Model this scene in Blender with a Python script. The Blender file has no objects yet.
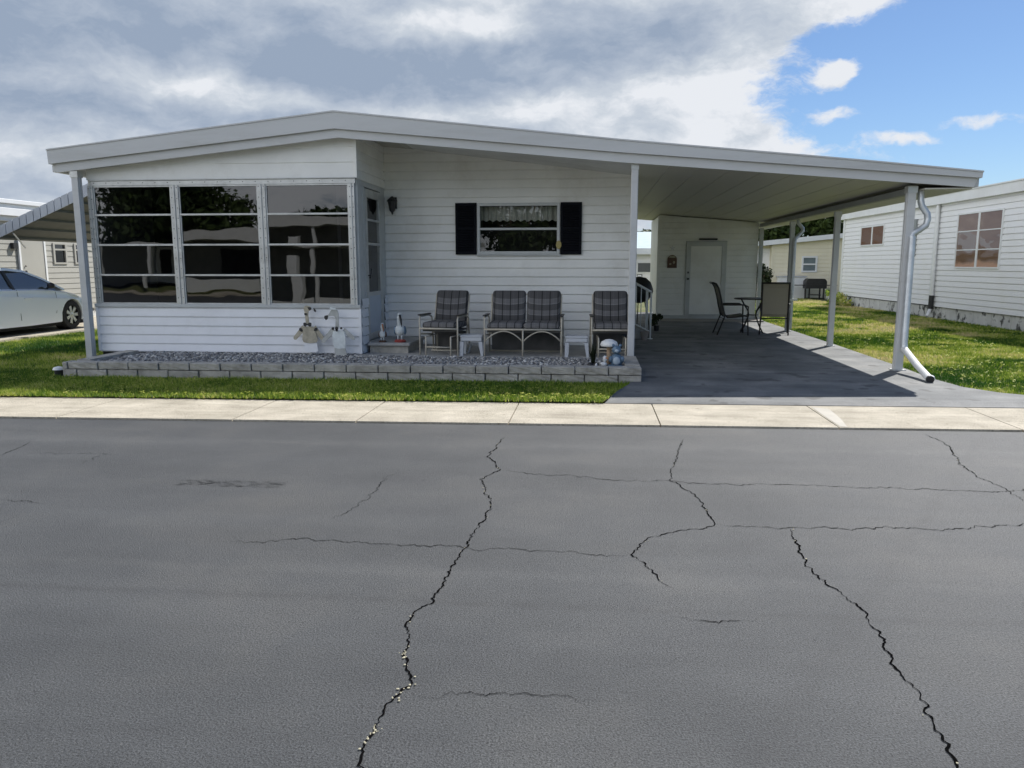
import bpy, bmesh, math, random
import numpy as np
from mathutils import Vector, Matrix
random.seed(7); RNG = np.random.default_rng(11)
R = math.radians
S = bpy.context.scene
COL = S.collection
PI = math.pi

# ------------------------------------------------------------------ materials
def new_mat(name):
    m = bpy.data.materials.new(name); m.use_nodes = True
    nt = m.node_tree; nt.nodes.clear()
    out = nt.nodes.new('ShaderNodeOutputMaterial')
    b = nt.nodes.new('ShaderNodeBsdfPrincipled')
    nt.links.new(b.outputs[0], out.inputs[0])
    return m, nt, b, out

def N(nt, t, **kw):
    n = nt.nodes.new('ShaderNode' + t)
    for k, v in kw.items():
        if k in ('operation', 'blend_type', 'data_type', 'attribute_name', 'wave_type', 'feature', 'sky_type', 'noise_dimensions', 'distance', 'use_clamp', 'bands_direction', 'rotation_type'):
            setattr(n, k, v)
        else:
            n.inputs[k].default_value = v
    return n

def ramp(nt, src, stops):
    r = nt.nodes.new('ShaderNodeValToRGB')
    els = r.color_ramp.elements
    while len(els) < len(stops): els.new(0.5)
    for e, (p, c) in zip(els, stops):
        e.position = p; e.color = (*c, 1) if len(c) == 3 else c
    nt.links.new(src, r.inputs[0])
    return r.outputs[0]

def mat(name, col, rough=0.6, metal=0.0, vary=0.12, scale=3.0, bump=0.0, bscale=60.0, dirt=None, dirt_scale=1.2, dirt_amt=0.4, spec=0.5, stretch=None, dlo=0.5, dhi=0.72):
    """procedural painted / mineral surface: base colour, two octaves of variation, optional dirt patches, bump"""
    m, nt, b, out = new_mat(name)
    tc = N(nt, 'TexCoord'); geo = N(nt, 'NewGeometry')
    src = geo.outputs['Position']
    if stretch:
        mp = N(nt, 'Mapping'); mp.inputs['Scale'].default_value = stretch
        nt.links.new(src, mp.inputs[0]); src = mp.outputs[0]
    n1 = N(nt, 'TexNoise', Scale=scale, Detail=6.0, Roughness=0.6)
    nt.links.new(src, n1.inputs['Vector'])
    lo = tuple(max(0, c * (1 - vary)) for c in col); hi = tuple(min(1, c * (1 + vary)) for c in col)
    c = ramp(nt, n1.outputs[0], [(0.3, lo), (0.7, hi)])
    if dirt:
        n2 = N(nt, 'TexNoise', Scale=dirt_scale, Detail=8.0, Roughness=0.7)
        nt.links.new(src, n2.inputs['Vector'])
        f = ramp(nt, n2.outputs[0], [(dlo, (0, 0, 0)), (dhi, (dirt_amt,) * 3)])
        mx = N(nt, 'MixRGB'); nt.links.new(f, mx.inputs[0]); nt.links.new(c, mx.inputs[1])
        mx.inputs[2].default_value = (*dirt, 1); c = mx.outputs[0]
    nt.links.new(c, b.inputs['Base Color'])
    b.inputs['Roughness'].default_value = rough; b.inputs['Metallic'].default_value = metal
    b.inputs['Specular IOR Level'].default_value = spec
    if bump:
        n3 = N(nt, 'TexNoise', Scale=bscale, Detail=4.0, Roughness=0.6)
        nt.links.new(src, n3.inputs['Vector'])
        bp = N(nt, 'Bump', Strength=bump, Distance=0.01)
        nt.links.new(n3.outputs[0], bp.inputs['Height']); nt.links.new(bp.outputs[0], b.inputs['Normal'])
    return m

M = {}
M['siding'] = mat('white_vinyl_siding', (0.84, 0.84, 0.81), 0.45, vary=0.05, scale=1.6, dirt=(0.5, 0.47, 0.4), dirt_scale=1.1, dirt_amt=0.35, bump=0.05, bscale=25)
M['siding_blue'] = mat('cool_white_siding', (0.86, 0.87, 0.9), 0.4, vary=0.04, scale=2, dirt=(0.5, 0.5, 0.47), dirt_scale=2.1, dirt_amt=0.2)
M['siding_nb'] = mat('neighbour_white_siding', (0.86, 0.86, 0.87), 0.45, vary=0.04, scale=1.2, dirt=(0.6, 0.58, 0.52), dirt_amt=0.3)
M['cream'] = mat('cream_siding', (0.80, 0.74, 0.57), 0.5, vary=0.05, scale=1)
M['beige'] = mat('beige_siding', (0.42, 0.41, 0.37), 0.5, vary=0.05, scale=1)
M['trim'] = mat('painted_aluminium_trim', (0.52, 0.54, 0.54), 0.4, vary=0.06, scale=2, dirt=(0.3, 0.3, 0.27), dirt_scale=3, dirt_amt=0.35)
M['fascia'] = mat('roof_edge_aluminium', (0.56, 0.57, 0.575), 0.4, vary=0.05, scale=0.8, dirt=(0.36, 0.36, 0.33), dirt_scale=1.5, dirt_amt=0.35, stretch=(0.4, 1, 3))
M['white'] = mat('white_paint', (0.78, 0.79, 0.79), 0.4, vary=0.04, dirt=(0.5, 0.48, 0.42), dirt_amt=0.25)
M['roofwhite'] = mat('white_roof_coating', (0.75, 0.75, 0.73), 0.6, vary=0.06, dirt=(0.4, 0.38, 0.33), dirt_amt=0.4)
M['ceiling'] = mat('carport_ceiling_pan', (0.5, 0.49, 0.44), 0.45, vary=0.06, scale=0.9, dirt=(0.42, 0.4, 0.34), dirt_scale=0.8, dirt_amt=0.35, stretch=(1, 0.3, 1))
M['alu'] = mat('mill_aluminium', (0.55, 0.56, 0.55), 0.38, metal=0.45, vary=0.12, scale=6, dirt=(0.25, 0.24, 0.22), dirt_scale=5, dirt_amt=0.5)
M['galv'] = mat('galvanised_pipe', (0.6, 0.63, 0.65), 0.35, metal=0.4, vary=0.15, scale=9)
M['black'] = mat('black_plastic', (0.02, 0.02, 0.022), 0.5, vary=0.3)
M['shutter'] = mat('black_shutter', (0.007, 0.008, 0.012), 0.85, vary=0.2, spec=0.15)
M['dark'] = mat('dark_void', (0.012, 0.012, 0.012), 0.9)
M['interior'] = mat('dim_interior', (0.09, 0.088, 0.085), 0.9, vary=0.4, scale=2)
M['iron'] = mat('dark_metal_tube', (0.035, 0.033, 0.032), 0.45, metal=0.3, vary=0.2)
M['tan_metal'] = mat('tan_powder_coat', (0.5, 0.46, 0.38), 0.45, vary=0.06, scale=12, dirt=(0.2, 0.15, 0.1), dirt_scale=14, dirt_amt=0.4)
M['plastic'] = mat('pale_resin', (0.55, 0.57, 0.6), 0.5, vary=0.05, scale=8)
M['curtain'] = mat('lace_curtain', (0.5, 0.5, 0.46), 0.9, vary=0.15, scale=30)
M['doorpanel'] = mat('grey_blue_panel', (0.5, 0.56, 0.64), 0.45, vary=0.05)
M['sling'] = mat('taupe_sling', (0.36, 0.33, 0.26), 0.8, vary=0.1, scale=120)
M['red'] = mat('brick_red_paint', (0.32, 0.05, 0.04), 0.5)
M['orange'] = mat('orange_paint', (0.5, 0.18, 0.06), 0.5)
M['tanwood'] = mat('weathered_tan_plywood', (0.44, 0.40, 0.31), 0.8, vary=0.25, scale=14)
M['greywood'] = mat('weathered_grey_plywood', (0.45, 0.46, 0.44), 0.8, vary=0.18, scale=14)
M['whitewood'] = mat('weathered_white_plywood', (0.66, 0.70, 0.70), 0.75, vary=0.14, scale=14)
M['slateblue'] = mat('slate_blue_resin', (0.12, 0.19, 0.27), 0.5, vary=0.25, scale=20)
M['paleblue'] = mat('pale_blue_resin', (0.4, 0.48, 0.55), 0.5, vary=0.15, scale=20)
M['stem'] = mat('mushroom_stem', (0.4, 0.28, 0.18), 0.6, vary=0.15, scale=20)
M['terracotta'] = mat('grey_clay_pot', (0.25, 0.22, 0.2), 0.8)
M['rubber'] = mat('tyre_rubber', (0.02, 0.02, 0.02), 0.8)
M['carpaint'] = mat('white_car_paint', (0.9, 0.94, 0.97), 0.3, vary=0.01, scale=1)
M['rim'] = mat('silver_wheel', (0.7, 0.7, 0.7), 0.3, metal=0.5, vary=0.03)
M['bark'] = mat('bark', (0.16, 0.12, 0.09), 0.9, vary=0.3, scale=12, bump=0.6, bscale=18)
M['palebluroof'] = mat('pale_blue_roof', (0.45, 0.55, 0.6), 0.6)
M['brown'] = mat('brown_plaque', (0.1, 0.05, 0.03), 0.5)
M['beigestrip'] = mat('weathered_ledge', (0.33, 0.31, 0.28), 0.8)

def block_mat():
    m = mat('split_face_block', (0.42, 0.40, 0.36), 0.95, vary=0.3, scale=4.5, bump=1.0, bscale=45, dirt=(0.14, 0.13, 0.11), dirt_scale=5, dirt_amt=0.55)
    return m
M['block'] = block_mat()
M['skirt'] = mat('mildewed_block_skirt', (0.6, 0.6, 0.58), 0.9, vary=0.12, scale=3, bump=0.5, bscale=40, dirt=(0.04, 0.04, 0.036), dirt_scale=3.2, dirt_amt=.95, dlo=.53, dhi=.60)

def grain_mat(name, stops, fine=260., coarse=0.7, rough=0.9, bump=0.5, streak=None, spots=None, bdist=0.004, streak_w=0.35, ov=0.45, pits=None):
    m, nt, b, out = new_mat(name)
    geo = N(nt, 'NewGeometry'); P = geo.outputs['Position']
    a = N(nt, 'TexNoise', Scale=fine, Detail=3.0, Roughness=0.7); nt.links.new(P, a.inputs['Vector'])
    c = N(nt, 'TexNoise', Scale=coarse, Detail=7.0, Roughness=0.6); nt.links.new(P, c.inputs['Vector'])
    fa = ramp(nt, a.outputs[0], [(0.28, (0, 0, 0)), (0.72, (1, 1, 1))])
    col = ramp(nt, c.outputs[0], stops)
    hs = N(nt, 'MixRGB', blend_type='OVERLAY'); hs.inputs[0].default_value = ov
    nt.links.new(col, hs.inputs[1]); nt.links.new(fa, hs.inputs[2]); col = hs.outputs[0]
    if streak:
        mp = N(nt, 'Mapping'); mp.inputs['Scale'].default_value = streak; mp.inputs['Rotation'].default_value = (0, 0, R(-2.1))
        nt.links.new(P, mp.inputs[0])
        s = N(nt, 'TexNoise', Scale=1.0, Detail=6.0, Roughness=0.65); nt.links.new(mp.outputs[0], s.inputs['Vector'])
        sf = ramp(nt, s.outputs[0], [(0.3, (0.3,) * 3), (0.7, (0.72,) * 3)])
        mx = N(nt, 'MixRGB', blend_type='OVERLAY'); mx.inputs[0].default_value = streak_w
        nt.links.new(col, mx.inputs[1]); nt.links.new(sf, mx.inputs[2]); col = mx.outputs[0]
    if spots:
        v = N(nt, 'TexNoise', Scale=spots[0], Detail=2.0, Roughness=0.5); nt.links.new(P, v.inputs['Vector'])
        vf = ramp(nt, v.outputs[0], [(spots[1], (0, 0, 0)), (spots[1] + 0.05, (spots[3],) * 3)])
        mx = N(nt, 'MixRGB'); nt.links.new(vf, mx.inputs[0]); nt.links.new(col, mx.inputs[1]); mx.inputs[2].default_value = (*spots[2], 1); col = mx.outputs[0]
    if pits:
        mo = N(nt, 'VectorMath', operation='ADD'); nt.links.new(P, mo.inputs[0]); mo.inputs[1].default_value = (13.7, 5.1, 2.2)
        v = N(nt, 'TexNoise', Scale=pits[0], Detail=1.0, Roughness=0.5); nt.links.new(mo.outputs[0], v.inputs['Vector'])
        vf = ramp(nt, v.outputs[0], [(pits[1], (0, 0, 0)), (pits[1] + 0.05, (.75,) * 3)])
        mx = N(nt, 'MixRGB'); nt.links.new(vf, mx.inputs[0]); nt.links.new(col, mx.inputs[1]); mx.inputs[2].default_value = (.015, .015, .016, 1); col = mx.outputs[0]
    nt.links.new(col, b.inputs['Base Color'])
    b.inputs['Roughness'].default_value = rough
    bp = N(nt, 'Bump', Strength=bump, Distance=bdist); nt.links.new(a.outputs[0], bp.inputs['Height'])
    nt.links.new(bp.outputs[0], b.inputs['Normal'])
    return m
M['asphalt'] = grain_mat('sealed_asphalt', [(0.3, (0.043, 0.046, 0.050)), (0.5, (0.062, 0.065, 0.068)), (0.7, (0.085, 0.085, 0.083))], fine=135, coarse=0.8, rough=0.58, ov=1.0, bump=1.0, streak=(0.35, 2.2, 1), bdist=0.0075, spots=(95.0, 0.67, (0.17, 0.17, 0.16), 0.6), pits=(80.0, 0.66))
def worn_lines(m, lines):
    nt = m.node_tree; b = [n for n in nt.nodes if n.type == 'BSDF_PRINCIPLED'][0]; src = b.inputs['Base Color'].links[0].from_socket
    geo = N(nt, 'NewGeometry'); nz = N(nt, 'TexNoise', Scale=1.6, Detail=4.0, Roughness=.6); nt.links.new(geo.outputs['Position'], nz.inputs['Vector'])
    nb_ = N(nt, 'TexNoise', Scale=9.0, Detail=3.0, Roughness=.6); nt.links.new(geo.outputs['Position'], nb_.inputs['Vector'])
    def mm(op, a, b_=None, cl=False):
        n = nt.nodes.new('ShaderNodeMath'); n.operation = op; n.use_clamp = cl
        for k, v in enumerate((a, b_)):
            if v is None: continue
            if isinstance(v, (int, float)): n.inputs[k].default_value = v
            else: nt.links.new(v, n.inputs[k])
        return n.outputs[0]
    for (x0, y0), (x1, y1), w, amt in lines:
        L = math.hypot(x1 - x0, y1 - y0); nx, ny = -(y1 - y0) / L, (x1 - x0) / L
        d = N(nt, 'VectorMath', operation='DOT_PRODUCT'); nt.links.new(geo.outputs['Position'], d.inputs[0]); d.inputs[1].default_value = (nx, ny, 0)
        q = mm('SUBTRACT', d.outputs['Value'], nx * x0 + ny * y0); q = mm('ADD', q, mm('MULTIPLY', mm('SUBTRACT', nz.outputs[0], .5), w * 2.5))
        g = mm('EXPONENT', mm('MULTIPLY', mm('MULTIPLY', q, q), -1 / (w * w)))
        g = mm('MULTIPLY', g, mm('MULTIPLY', mm('SUBTRACT', nb_.outputs[0], .25, True), 2.2 * abs(amt)), True)
        mx = N(nt, 'MixRGB'); nt.links.new(g, mx.inputs[0]); nt.links.new(src, mx.inputs[1]); mx.inputs[2].default_value = (.03, .03, .032, 1) if amt > 0 else (.16, .16, .155, 1); src = mx.outputs[0]
    nt.links.new(src, b.inputs['Base Color'])
worn_lines(M['asphalt'], [((-3, 3.18), (3, 3.26), .03, .45), ((2.5, 5.45), (.42, 2.05), .05, .3), ((3.4, 5.6), (1.1, 2.0), .04, .22), ((-4, 6.1), (4, 6.42), .10, -.22), ((-4, 3.45), (3, 3.62), .06, -.16), ((-3, 2.1), (-.2, 2.2), .04, .2), ((-5, 4.9), (5, 5.2), .25, .12)])
M['patch'] = grain_mat('dark_asphalt_patch', [(0.3, (0.05, 0.052, 0.054)), (0.7, (0.075, 0.076, 0.077))], fine=90, coarse=3, bump=1.0, bdist=0.01)
M['concrete'] = grain_mat('weathered_concrete', [(0.3, (0.34, 0.305, 0.24)), (0.5, (0.43, 0.388, 0.31)), (0.7, (0.52, 0.47, 0.38))], fine=110, coarse=2.6, bump=0.9, ov=.75, streak=(0.8, 9, 1), spots=(22, 0.66, (0.22, 0.19, 0.14), 0.65))
M['driveway'] = grain_mat('painted_driveway', [(0.3, (0.09, 0.097, 0.102)), (0.5, (0.14, 0.146, 0.148)), (0.7, (0.22, 0.22, 0.215))], fine=140, coarse=1.3, bump=0.35, streak=(0.6, 3.0, 1), spots=(3.2, 0.62, (0.05, 0.052, 0.052), 0.7), rough=0.75, streak_w=0.6)
M['slab'] = grain_mat('patio_slab', [(0.3, (0.3, 0.3, 0.29)), (0.7, (0.42, 0.41, 0.39))], fine=120, coarse=3)
M['soil'] = grain_mat('lawn_soil', [(0.3, (0.07, 0.10, 0.022)), (0.5, (0.12, 0.14, 0.04)), (0.66, (0.22, 0.18, 0.09))], fine=50, coarse=1.1, bump=1.0, bdist=0.03)
M['soil'].name = 'thatch_and_soil'
def stone_mat():
    m, nt, b, out = new_mat('mixed_grey_stone'); at = N(nt, 'Attribute', attribute_name='tint')
    c = ramp(nt, at.outputs['Fac'], [(0, (.12, .12, .122)), (.4, (.28, .275, .27)), (.8, (.45, .44, .42)), (1, (.72, .71, .68))])
    nt.links.new(c, b.inputs['Base Color']); b.inputs['Roughness'].default_value = .9; return m
M['stone'] = stone_mat()
M['crack'] = mat('crack_shadowed_tar', (0.005, 0.005, 0.005), 1.0, vary=0.3, scale=30, spec=0.0)
M['crumb'] = mat('pale_crumbs', (0.5, 0.46, 0.33), 0.9, vary=0.3, scale=40)

def plaid():
    m, nt, b, out = new_mat('plaid_cushion_fabric')
    tc = N(nt, 'TexCoord'); sep = N(nt, 'SeparateXYZ'); nt.links.new(tc.outputs['Object'], sep.inputs[0])
    yz = N(nt, 'Math', operation='SUBTRACT'); nt.links.new(sep.outputs[2], yz.inputs[0]); nt.links.new(sep.outputs[1], yz.inputs[1])
    def bands(src, period, off, stops):
        a = N(nt, 'Math', operation='MULTIPLY_ADD'); nt.links.new(src, a.inputs[0]); a.inputs[1].default_value = 1 / period; a.inputs[2].default_value = off
        f = N(nt, 'Math', operation='FRACT'); nt.links.new(a.outputs[0], f.inputs[0])
        r = nt.nodes.new('ShaderNodeValToRGB'); r.color_ramp.interpolation = 'CONSTANT'
        els = r.color_ramp.elements
        while len(els) < len(stops): els.new(.5)
        for e, (p, v) in zip(els, stops): e.position = p; e.color = (v, v, v, 1)
        nt.links.new(f.outputs[0], r.inputs[0]); return r.outputs[0]
    vx = bands(sep.outputs[0], 0.118, 50.2, [(0, 0.5), (0.13, 0.12), (0.26, 0.5), (0.55, 0.62), (0.62, 0.5)])
    vz = bands(yz.outputs[0], 0.125, 50.1, [(0, 0.3), (0.42, 0.75), (0.5, 0.55), (0.9, 0.3)])
    mx = N(nt, 'MixRGB', blend_type='MULTIPLY'); mx.inputs[0].default_value = 1.0
    nt.links.new(vx, mx.inputs[1]); nt.links.new(vz, mx.inputs[2])
    t = N(nt, 'MixRGB', blend_type='MULTIPLY'); t.inputs[0].default_value = 1.0; nt.links.new(mx.outputs[0], t.inputs[1]); t.inputs[2].default_value = (0.5, 0.49, 0.5, 1)
    nt.links.new(t.outputs[0], b.inputs['Base Color']); b.inputs['Roughness'].default_value = 0.9
    n = N(nt, 'TexNoise', Scale=14., Detail=3.); bp = N(nt, 'Bump', Strength=0.5, Distance=0.02)
    nt.links.new(tc.outputs['Object'], n.inputs['Vector']); nt.links.new(n.outputs[0], bp.inputs['Height']); nt.links.new(bp.outputs[0], b.inputs['Normal'])
    return m
M['plaid'] = plaid()

def glass(name, tint, refl=0.1, wav=0.0, wscale=(1, 1, 4), rough=0.0, fres=0.7):
    m, nt, b, out = new_mat(name); nt.nodes.remove(b)
    tr = N(nt, 'BsdfTransparent'); tr.inputs[0].default_value = (*tint, 1)
    gl = N(nt, 'BsdfGlossy'); gl.inputs['Roughness'].default_value = rough; gl.inputs[0].default_value = (1, 1, 1, 1)
    mx = N(nt, 'MixShader'); lw = N(nt, 'LayerWeight'); lw.inputs[0].default_value = 0.25
    ma = N(nt, 'Math', operation='MULTIPLY_ADD'); nt.links.new(lw.outputs['Fresnel'], ma.inputs[0]); ma.inputs[1].default_value = fres; ma.inputs[2].default_value = refl
    nt.links.new(ma.outputs[0], mx.inputs[0]); nt.links.new(tr.outputs[0], mx.inputs[1]); nt.links.new(gl.outputs[0], mx.inputs[2])
    nt.links.new(mx.outputs[0], out.inputs[0])
    if wav:
        geo = N(nt, 'NewGeometry'); mp = N(nt, 'Mapping'); mp.inputs['Scale'].default_value = wscale
        nt.links.new(geo.outputs['Position'], mp.inputs[0])
        n = N(nt, 'TexNoise', Scale=1.0, Detail=1.0, Roughness=0.4); nt.links.new(mp.outputs[0], n.inputs['Vector'])
        bp = N(nt, 'Bump', Strength=1.0, Distance=wav); nt.links.new(n.outputs[0], bp.inputs['Height'])
        nt.links.new(bp.outputs[0], gl.inputs['Normal'])
    return m
M['vinyl'] = glass('smoky_vinyl_pane', (0.2, 0.2, 0.22), 0.055, wav=0.0012, wscale=(2.0, 1, 3.0), rough=0.012)
M['pane'] = glass('window_glass', (0.8, 0.82, 0.8), 0.045, wav=0.002, wscale=(1.5, 1, 1.5))
M['brownpane'] = glass('bronze_window_glass', (0.85, 0.74, 0.66), 0.03, wav=0.01, wscale=(1, 1.2, 2.4), fres=0.12)
M['carglass'] = glass('car_glass', (0.12, 0.14, 0.14), 0.10)
M['tableglass'] = glass('table_glass', (0.6, 0.65, 0.65), 0.15)

def leaf_mat(name, dark, light, attr=True, trans=0.25, rough=0.6):
    m, nt, b, out = new_mat(name)
    at = N(nt, 'Attribute', attribute_name='tint')
    mx = N(nt, 'MixRGB'); nt.links.new(at.outputs['Fac'], mx.inputs[0])
    mx.inputs[1].default_value = (*dark, 1); mx.inputs[2].default_value = (*light, 1)
    nt.links.new(mx.outputs[0], b.inputs['Base Color']); b.inputs['Roughness'].default_value = rough
    b.inputs['Specular IOR Level'].default_value = 0.3
    t = N(nt, 'BsdfTranslucent'); nt.links.new(mx.outputs[0], t.inputs[0])
    ms = N(nt, 'MixShader'); ms.inputs[0].default_value = trans
    nt.links.new(b.outputs[0], ms.inputs[1]); nt.links.new(t.outputs[0], ms.inputs[2]); nt.links.new(ms.outputs[0], out.inputs[0])
    return m
def grass_mat():
    m, nt, b, out = new_mat('grass_blades')
    at = N(nt, 'Attribute', attribute_name='tint')
    c = ramp(nt, at.outputs['Fac'], [(0.0, (0.025, 0.09, 0.008)), (0.35, (0.19, 0.30, 0.025)), (0.7, (0.5, 0.54, 0.1)), (1.0, (0.74, 0.62, 0.32))])
    nt.links.new(c, b.inputs['Base Color']); b.inputs['Roughness'].default_value = 0.55; b.inputs['Specular IOR Level'].default_value = 0.35
    t = N(nt, 'BsdfTranslucent'); nt.links.new(c, t.inputs[0])
    ms = N(nt, 'MixShader'); ms.inputs[0].default_value = 0.33
    nt.links.new(b.outputs[0], ms.inputs[1]); nt.links.new(t.outputs[0], ms.inputs[2]); nt.links.new(ms.outputs[0], out.inputs[0])
    return m
M['grass'] = grass_mat()
M['leaf'] = leaf_mat('tree_leaves', (0.018, 0.035, 0.01), (0.08, 0.12, 0.03))
M['leaf2'] = leaf_mat('shrub_leaves', (0.012, 0.02, 0.008), (0.05, 0.07, 0.03))
M['frond'] = leaf_mat('palm_fronds', (0.03, 0.06, 0.015), (0.08, 0.11, 0.03))

# ------------------------------------------------------------------ helpers
class MB:
    def __init__(self): self.bm = bmesh.new()
    def box(self, x0, x1, y0, y1, z0, z1, rot=None, piv=None):
        g = bmesh.ops.create_cube(self.bm, size=1)
        c = Vector(((x0 + x1) / 2, (y0 + y1) / 2, (z0 + z1) / 2))
        for v in g['verts']:
            v.co = Vector((v.co.x * (x1 - x0), v.co.y * (y1 - y0), v.co.z * (z1 - z0))) + c
            if rot: v.co = (rot @ (v.co - (piv or c))) + (piv or c)
        return self
    def prism(self, pts, axis, a, b):
        """polygon pts (2d) extruded along axis 'x','y' or 'z' from a to b"""
        def P(p, t): return {'x': (t, p[0], p[1]), 'y': (p[0], t, p[1]), 'z': (p[0], p[1], t)}[axis]
        A = [self.bm.verts.new(P(p, a)) for p in pts]; B = [self.bm.verts.new(P(p, b)) for p in pts]
        fs = [self.bm.faces.new(A), self.bm.faces.new(B[::-1])]
        n = len(pts)
        for i in range(n): fs.append(self.bm.faces.new((A[i], B[i], B[(i + 1) % n], A[(i + 1) % n])))
        return self
    def quad(self, *p):
        self.bm.faces.new([self.bm.verts.new(q) for q in p]); return self
    def tube(self, pts, r, seg=8, caps=True):
        pts = [Vector(p) for p in pts]; rs = r if isinstance(r, (list, tuple)) else [r] * len(pts)
        rings = []; up = None
        for i, p in enumerate(pts):
            if i == 0: d = pts[1] - p
            elif i == len(pts) - 1: d = p - pts[i - 1]
            else: d = (pts[i + 1] - p).normalized() + (p - pts[i - 1]).normalized()
            d.normalize()
            if up is None: up = Vector((0, 0, 1)) if abs(d.z) < .9 else Vector((1, 0, 0))
            u = d.cross(up)
            if u.length < 1e-4: u = d.cross(Vector((0, 1, 0)))
            u.normalize(); v = u.cross(d); up = v
            rings.append([self.bm.verts.new(p + (u * math.cos(2 * PI * k / seg) + v * math.sin(2 * PI * k / seg)) * rs[i]) for k in range(seg)])
        for a, b in zip(rings, rings[1:]):
            for k in range(seg): self.bm.faces.new((a[k], a[(k + 1) % seg], b[(k + 1) % seg], b[k]))
        if caps: self.bm.faces.new(rings[0][::-1]); self.bm.faces.new(rings[-1])
        return self
    def lathe(self, prof, c, seg=20, axis='z'):
        rings = []
        for (r, h) in prof:
            ring = []
            for k in range(seg):
                a = 2 * PI * k / seg; p = (r * math.cos(a), r * math.sin(a), h)
                if axis == 'x': p = (h, p[0], p[1])
                if axis == 'y': p = (p[0], h, p[1])
                ring.append(self.bm.verts.new((c[0] + p[0], c[1] + p[1], c[2] + p[2])))
            rings.append(ring)
        for a, b in zip(rings, rings[1:]):
            for k in range(seg): self.bm.faces.new((a[k], a[(k + 1) % seg], b[(k + 1) % seg], b[k]))
        self.bm.faces.new(rings[0][::-1]); self.bm.faces.new(rings[-1])
        return self
    def ball(self, c, r, sub=2, sc=(1, 1, 1), rot=None):
        g = bmesh.ops.create_icosphere(self.bm, subdivisions=sub, radius=1)
        for v in g['verts']:
            q = Vector((v.co.x * r * sc[0], v.co.y * r * sc[1], v.co.z * r * sc[2]))
            if rot: q = rot @ q
            v.co = q + Vector(c)
        return self
    def clip(self, co, no):
        bmesh.ops.bisect_plane(self.bm, geom=self.bm.verts[:] + self.bm.edges[:] + self.bm.faces[:], plane_co=co, plane_no=no, clear_outer=True)
        return self
    def bevel(self, w, seg=1):
        bmesh.ops.bevel(self.bm, geom=[e for e in self.bm.edges if len(e.link_faces) == 2 and e.calc_face_angle(0) > 0.5], offset=w, segments=seg, profile=0.5, affect='EDGES', clamp_overlap=True)
        return self
    def build(self, name, m, parent=None, smooth=False, local=False):
        bm = self.bm
        bmesh.ops.recalc_face_normals(bm, faces=bm.faces)
        me = bpy.data.meshes.new(name)
        if parent is not None and not local:
            o = Vector((0, 0, 0)); p = parent
            while p: o += p.location; p = p.parent
            for v in bm.verts: v.co -= o
        if smooth:
            for f in bm.faces: f.smooth = True
            if smooth == 'auto':
                for e in bm.edges:
                    if len(e.link_faces) != 2 or e.calc_face_angle(0) > 0.6: e.smooth = False
        bm.to_mesh(me); bm.free()
        me.materials.append(m)
        ob = bpy.data.objects.new(name, me); COL.objects.link(ob)
        if parent: ob.parent = parent
        return ob

def thing(name, label, cat, loc=(0, 0, 0), rz=0, group=None):
    o = bpy.data.objects.new(name, None); COL.objects.link(o)
    o.location = loc; o.rotation_euler = (0, 0, rz); o['label'] = label; o['category'] = cat
    o.empty_display_size = 0.2
    if group: o['group'] = group
    return o
def tag(o, label, cat, group=None):
    o['label'] = label; o['category'] = cat
    if group: o['group'] = group
    return o
def struct(o): o['kind'] = 'structure'; return o
def copy_tree(o, parent=None):
    c = o.copy(); COL.objects.link(c)
    if parent: c.parent = parent
    for ch in list(o.children): copy_tree(ch, c)
    return c

def siding(mb, o, U, Nn, u0, u1, z0, z1, pitch=0.139, holes=(), zref=0.19, lap=0.028, joints=None):
    """lap siding as real slanted boards on the wall through o along U facing Nn; holes = (u0,u1,z0,z1)"""
    o = Vector(o); U = Vector(U); Nn = Vector(Nn)
    def P(u, z, d): return o + U * u + Nn * d + Vector((0, 0, z - o.z))
    us = sorted({u0, u1, *[h[0] for h in holes], *[h[1] for h in holes]})
    k0 = math.floor((z0 - zref) / pitch) - 1; k1 = math.ceil((z1 - zref) / pitch) + 1
    for k in range(k0, k1):
        a = zref + k * pitch; b = a + pitch
        cuts = sorted({max(a, z0), min(b, z1), *([b - .020] if max(a, z0) < b - .020 < min(b, z1) else []), *[z for h in holes for z in h[2:4] if max(a, z0) < z < min(b, z1)]})
        uj = joints.uniform(u0 + .4, u1 - .4) if joints and joints.random() < .55 else None
        usk = sorted(us + ([uj] if uj is not None else []))
        for c, d in zip(cuts, cuts[1:]):
            if d - c < 1e-4: continue
            for p, q in zip(usk, usk[1:]):
                if p < u0 or q > u1 or q - p < 1e-4: continue
                um, zm = (p + q) / 2, (c + d) / 2
                if any(h[0] < um < h[1] and h[2] < zm < h[3] for h in holes): continue
                dc = lap + (lap * .45 - lap) * (c - a) / pitch; dd = lap + (lap * .45 - lap) * (d - a) / pitch
                if uj is not None and um > uj and not c >= b - .0201:
                    dc += .0025; dd += .0025
                    if p == uj: mb.quad(P(p, c, 0), P(p, c, dc), P(p, d, dd), P(p, d, 0))
                if c >= b - .0201:      # shadow groove under the next board
                    mb.quad(P(p, c, dc), P(q, c, dc), P(q, c, 0), P(p, c, 0)); dc = dd = 0
                if abs(c - a) < 1e-5 or c == z0: mb.quad(P(p, c, 0), P(q, c, 0), P(q, c, dc), P(p, c, dc))
                mb.quad(P(p, c, dc), P(q, c, dc), P(q, d, dd), P(p, d, dd))
    return mb

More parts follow.
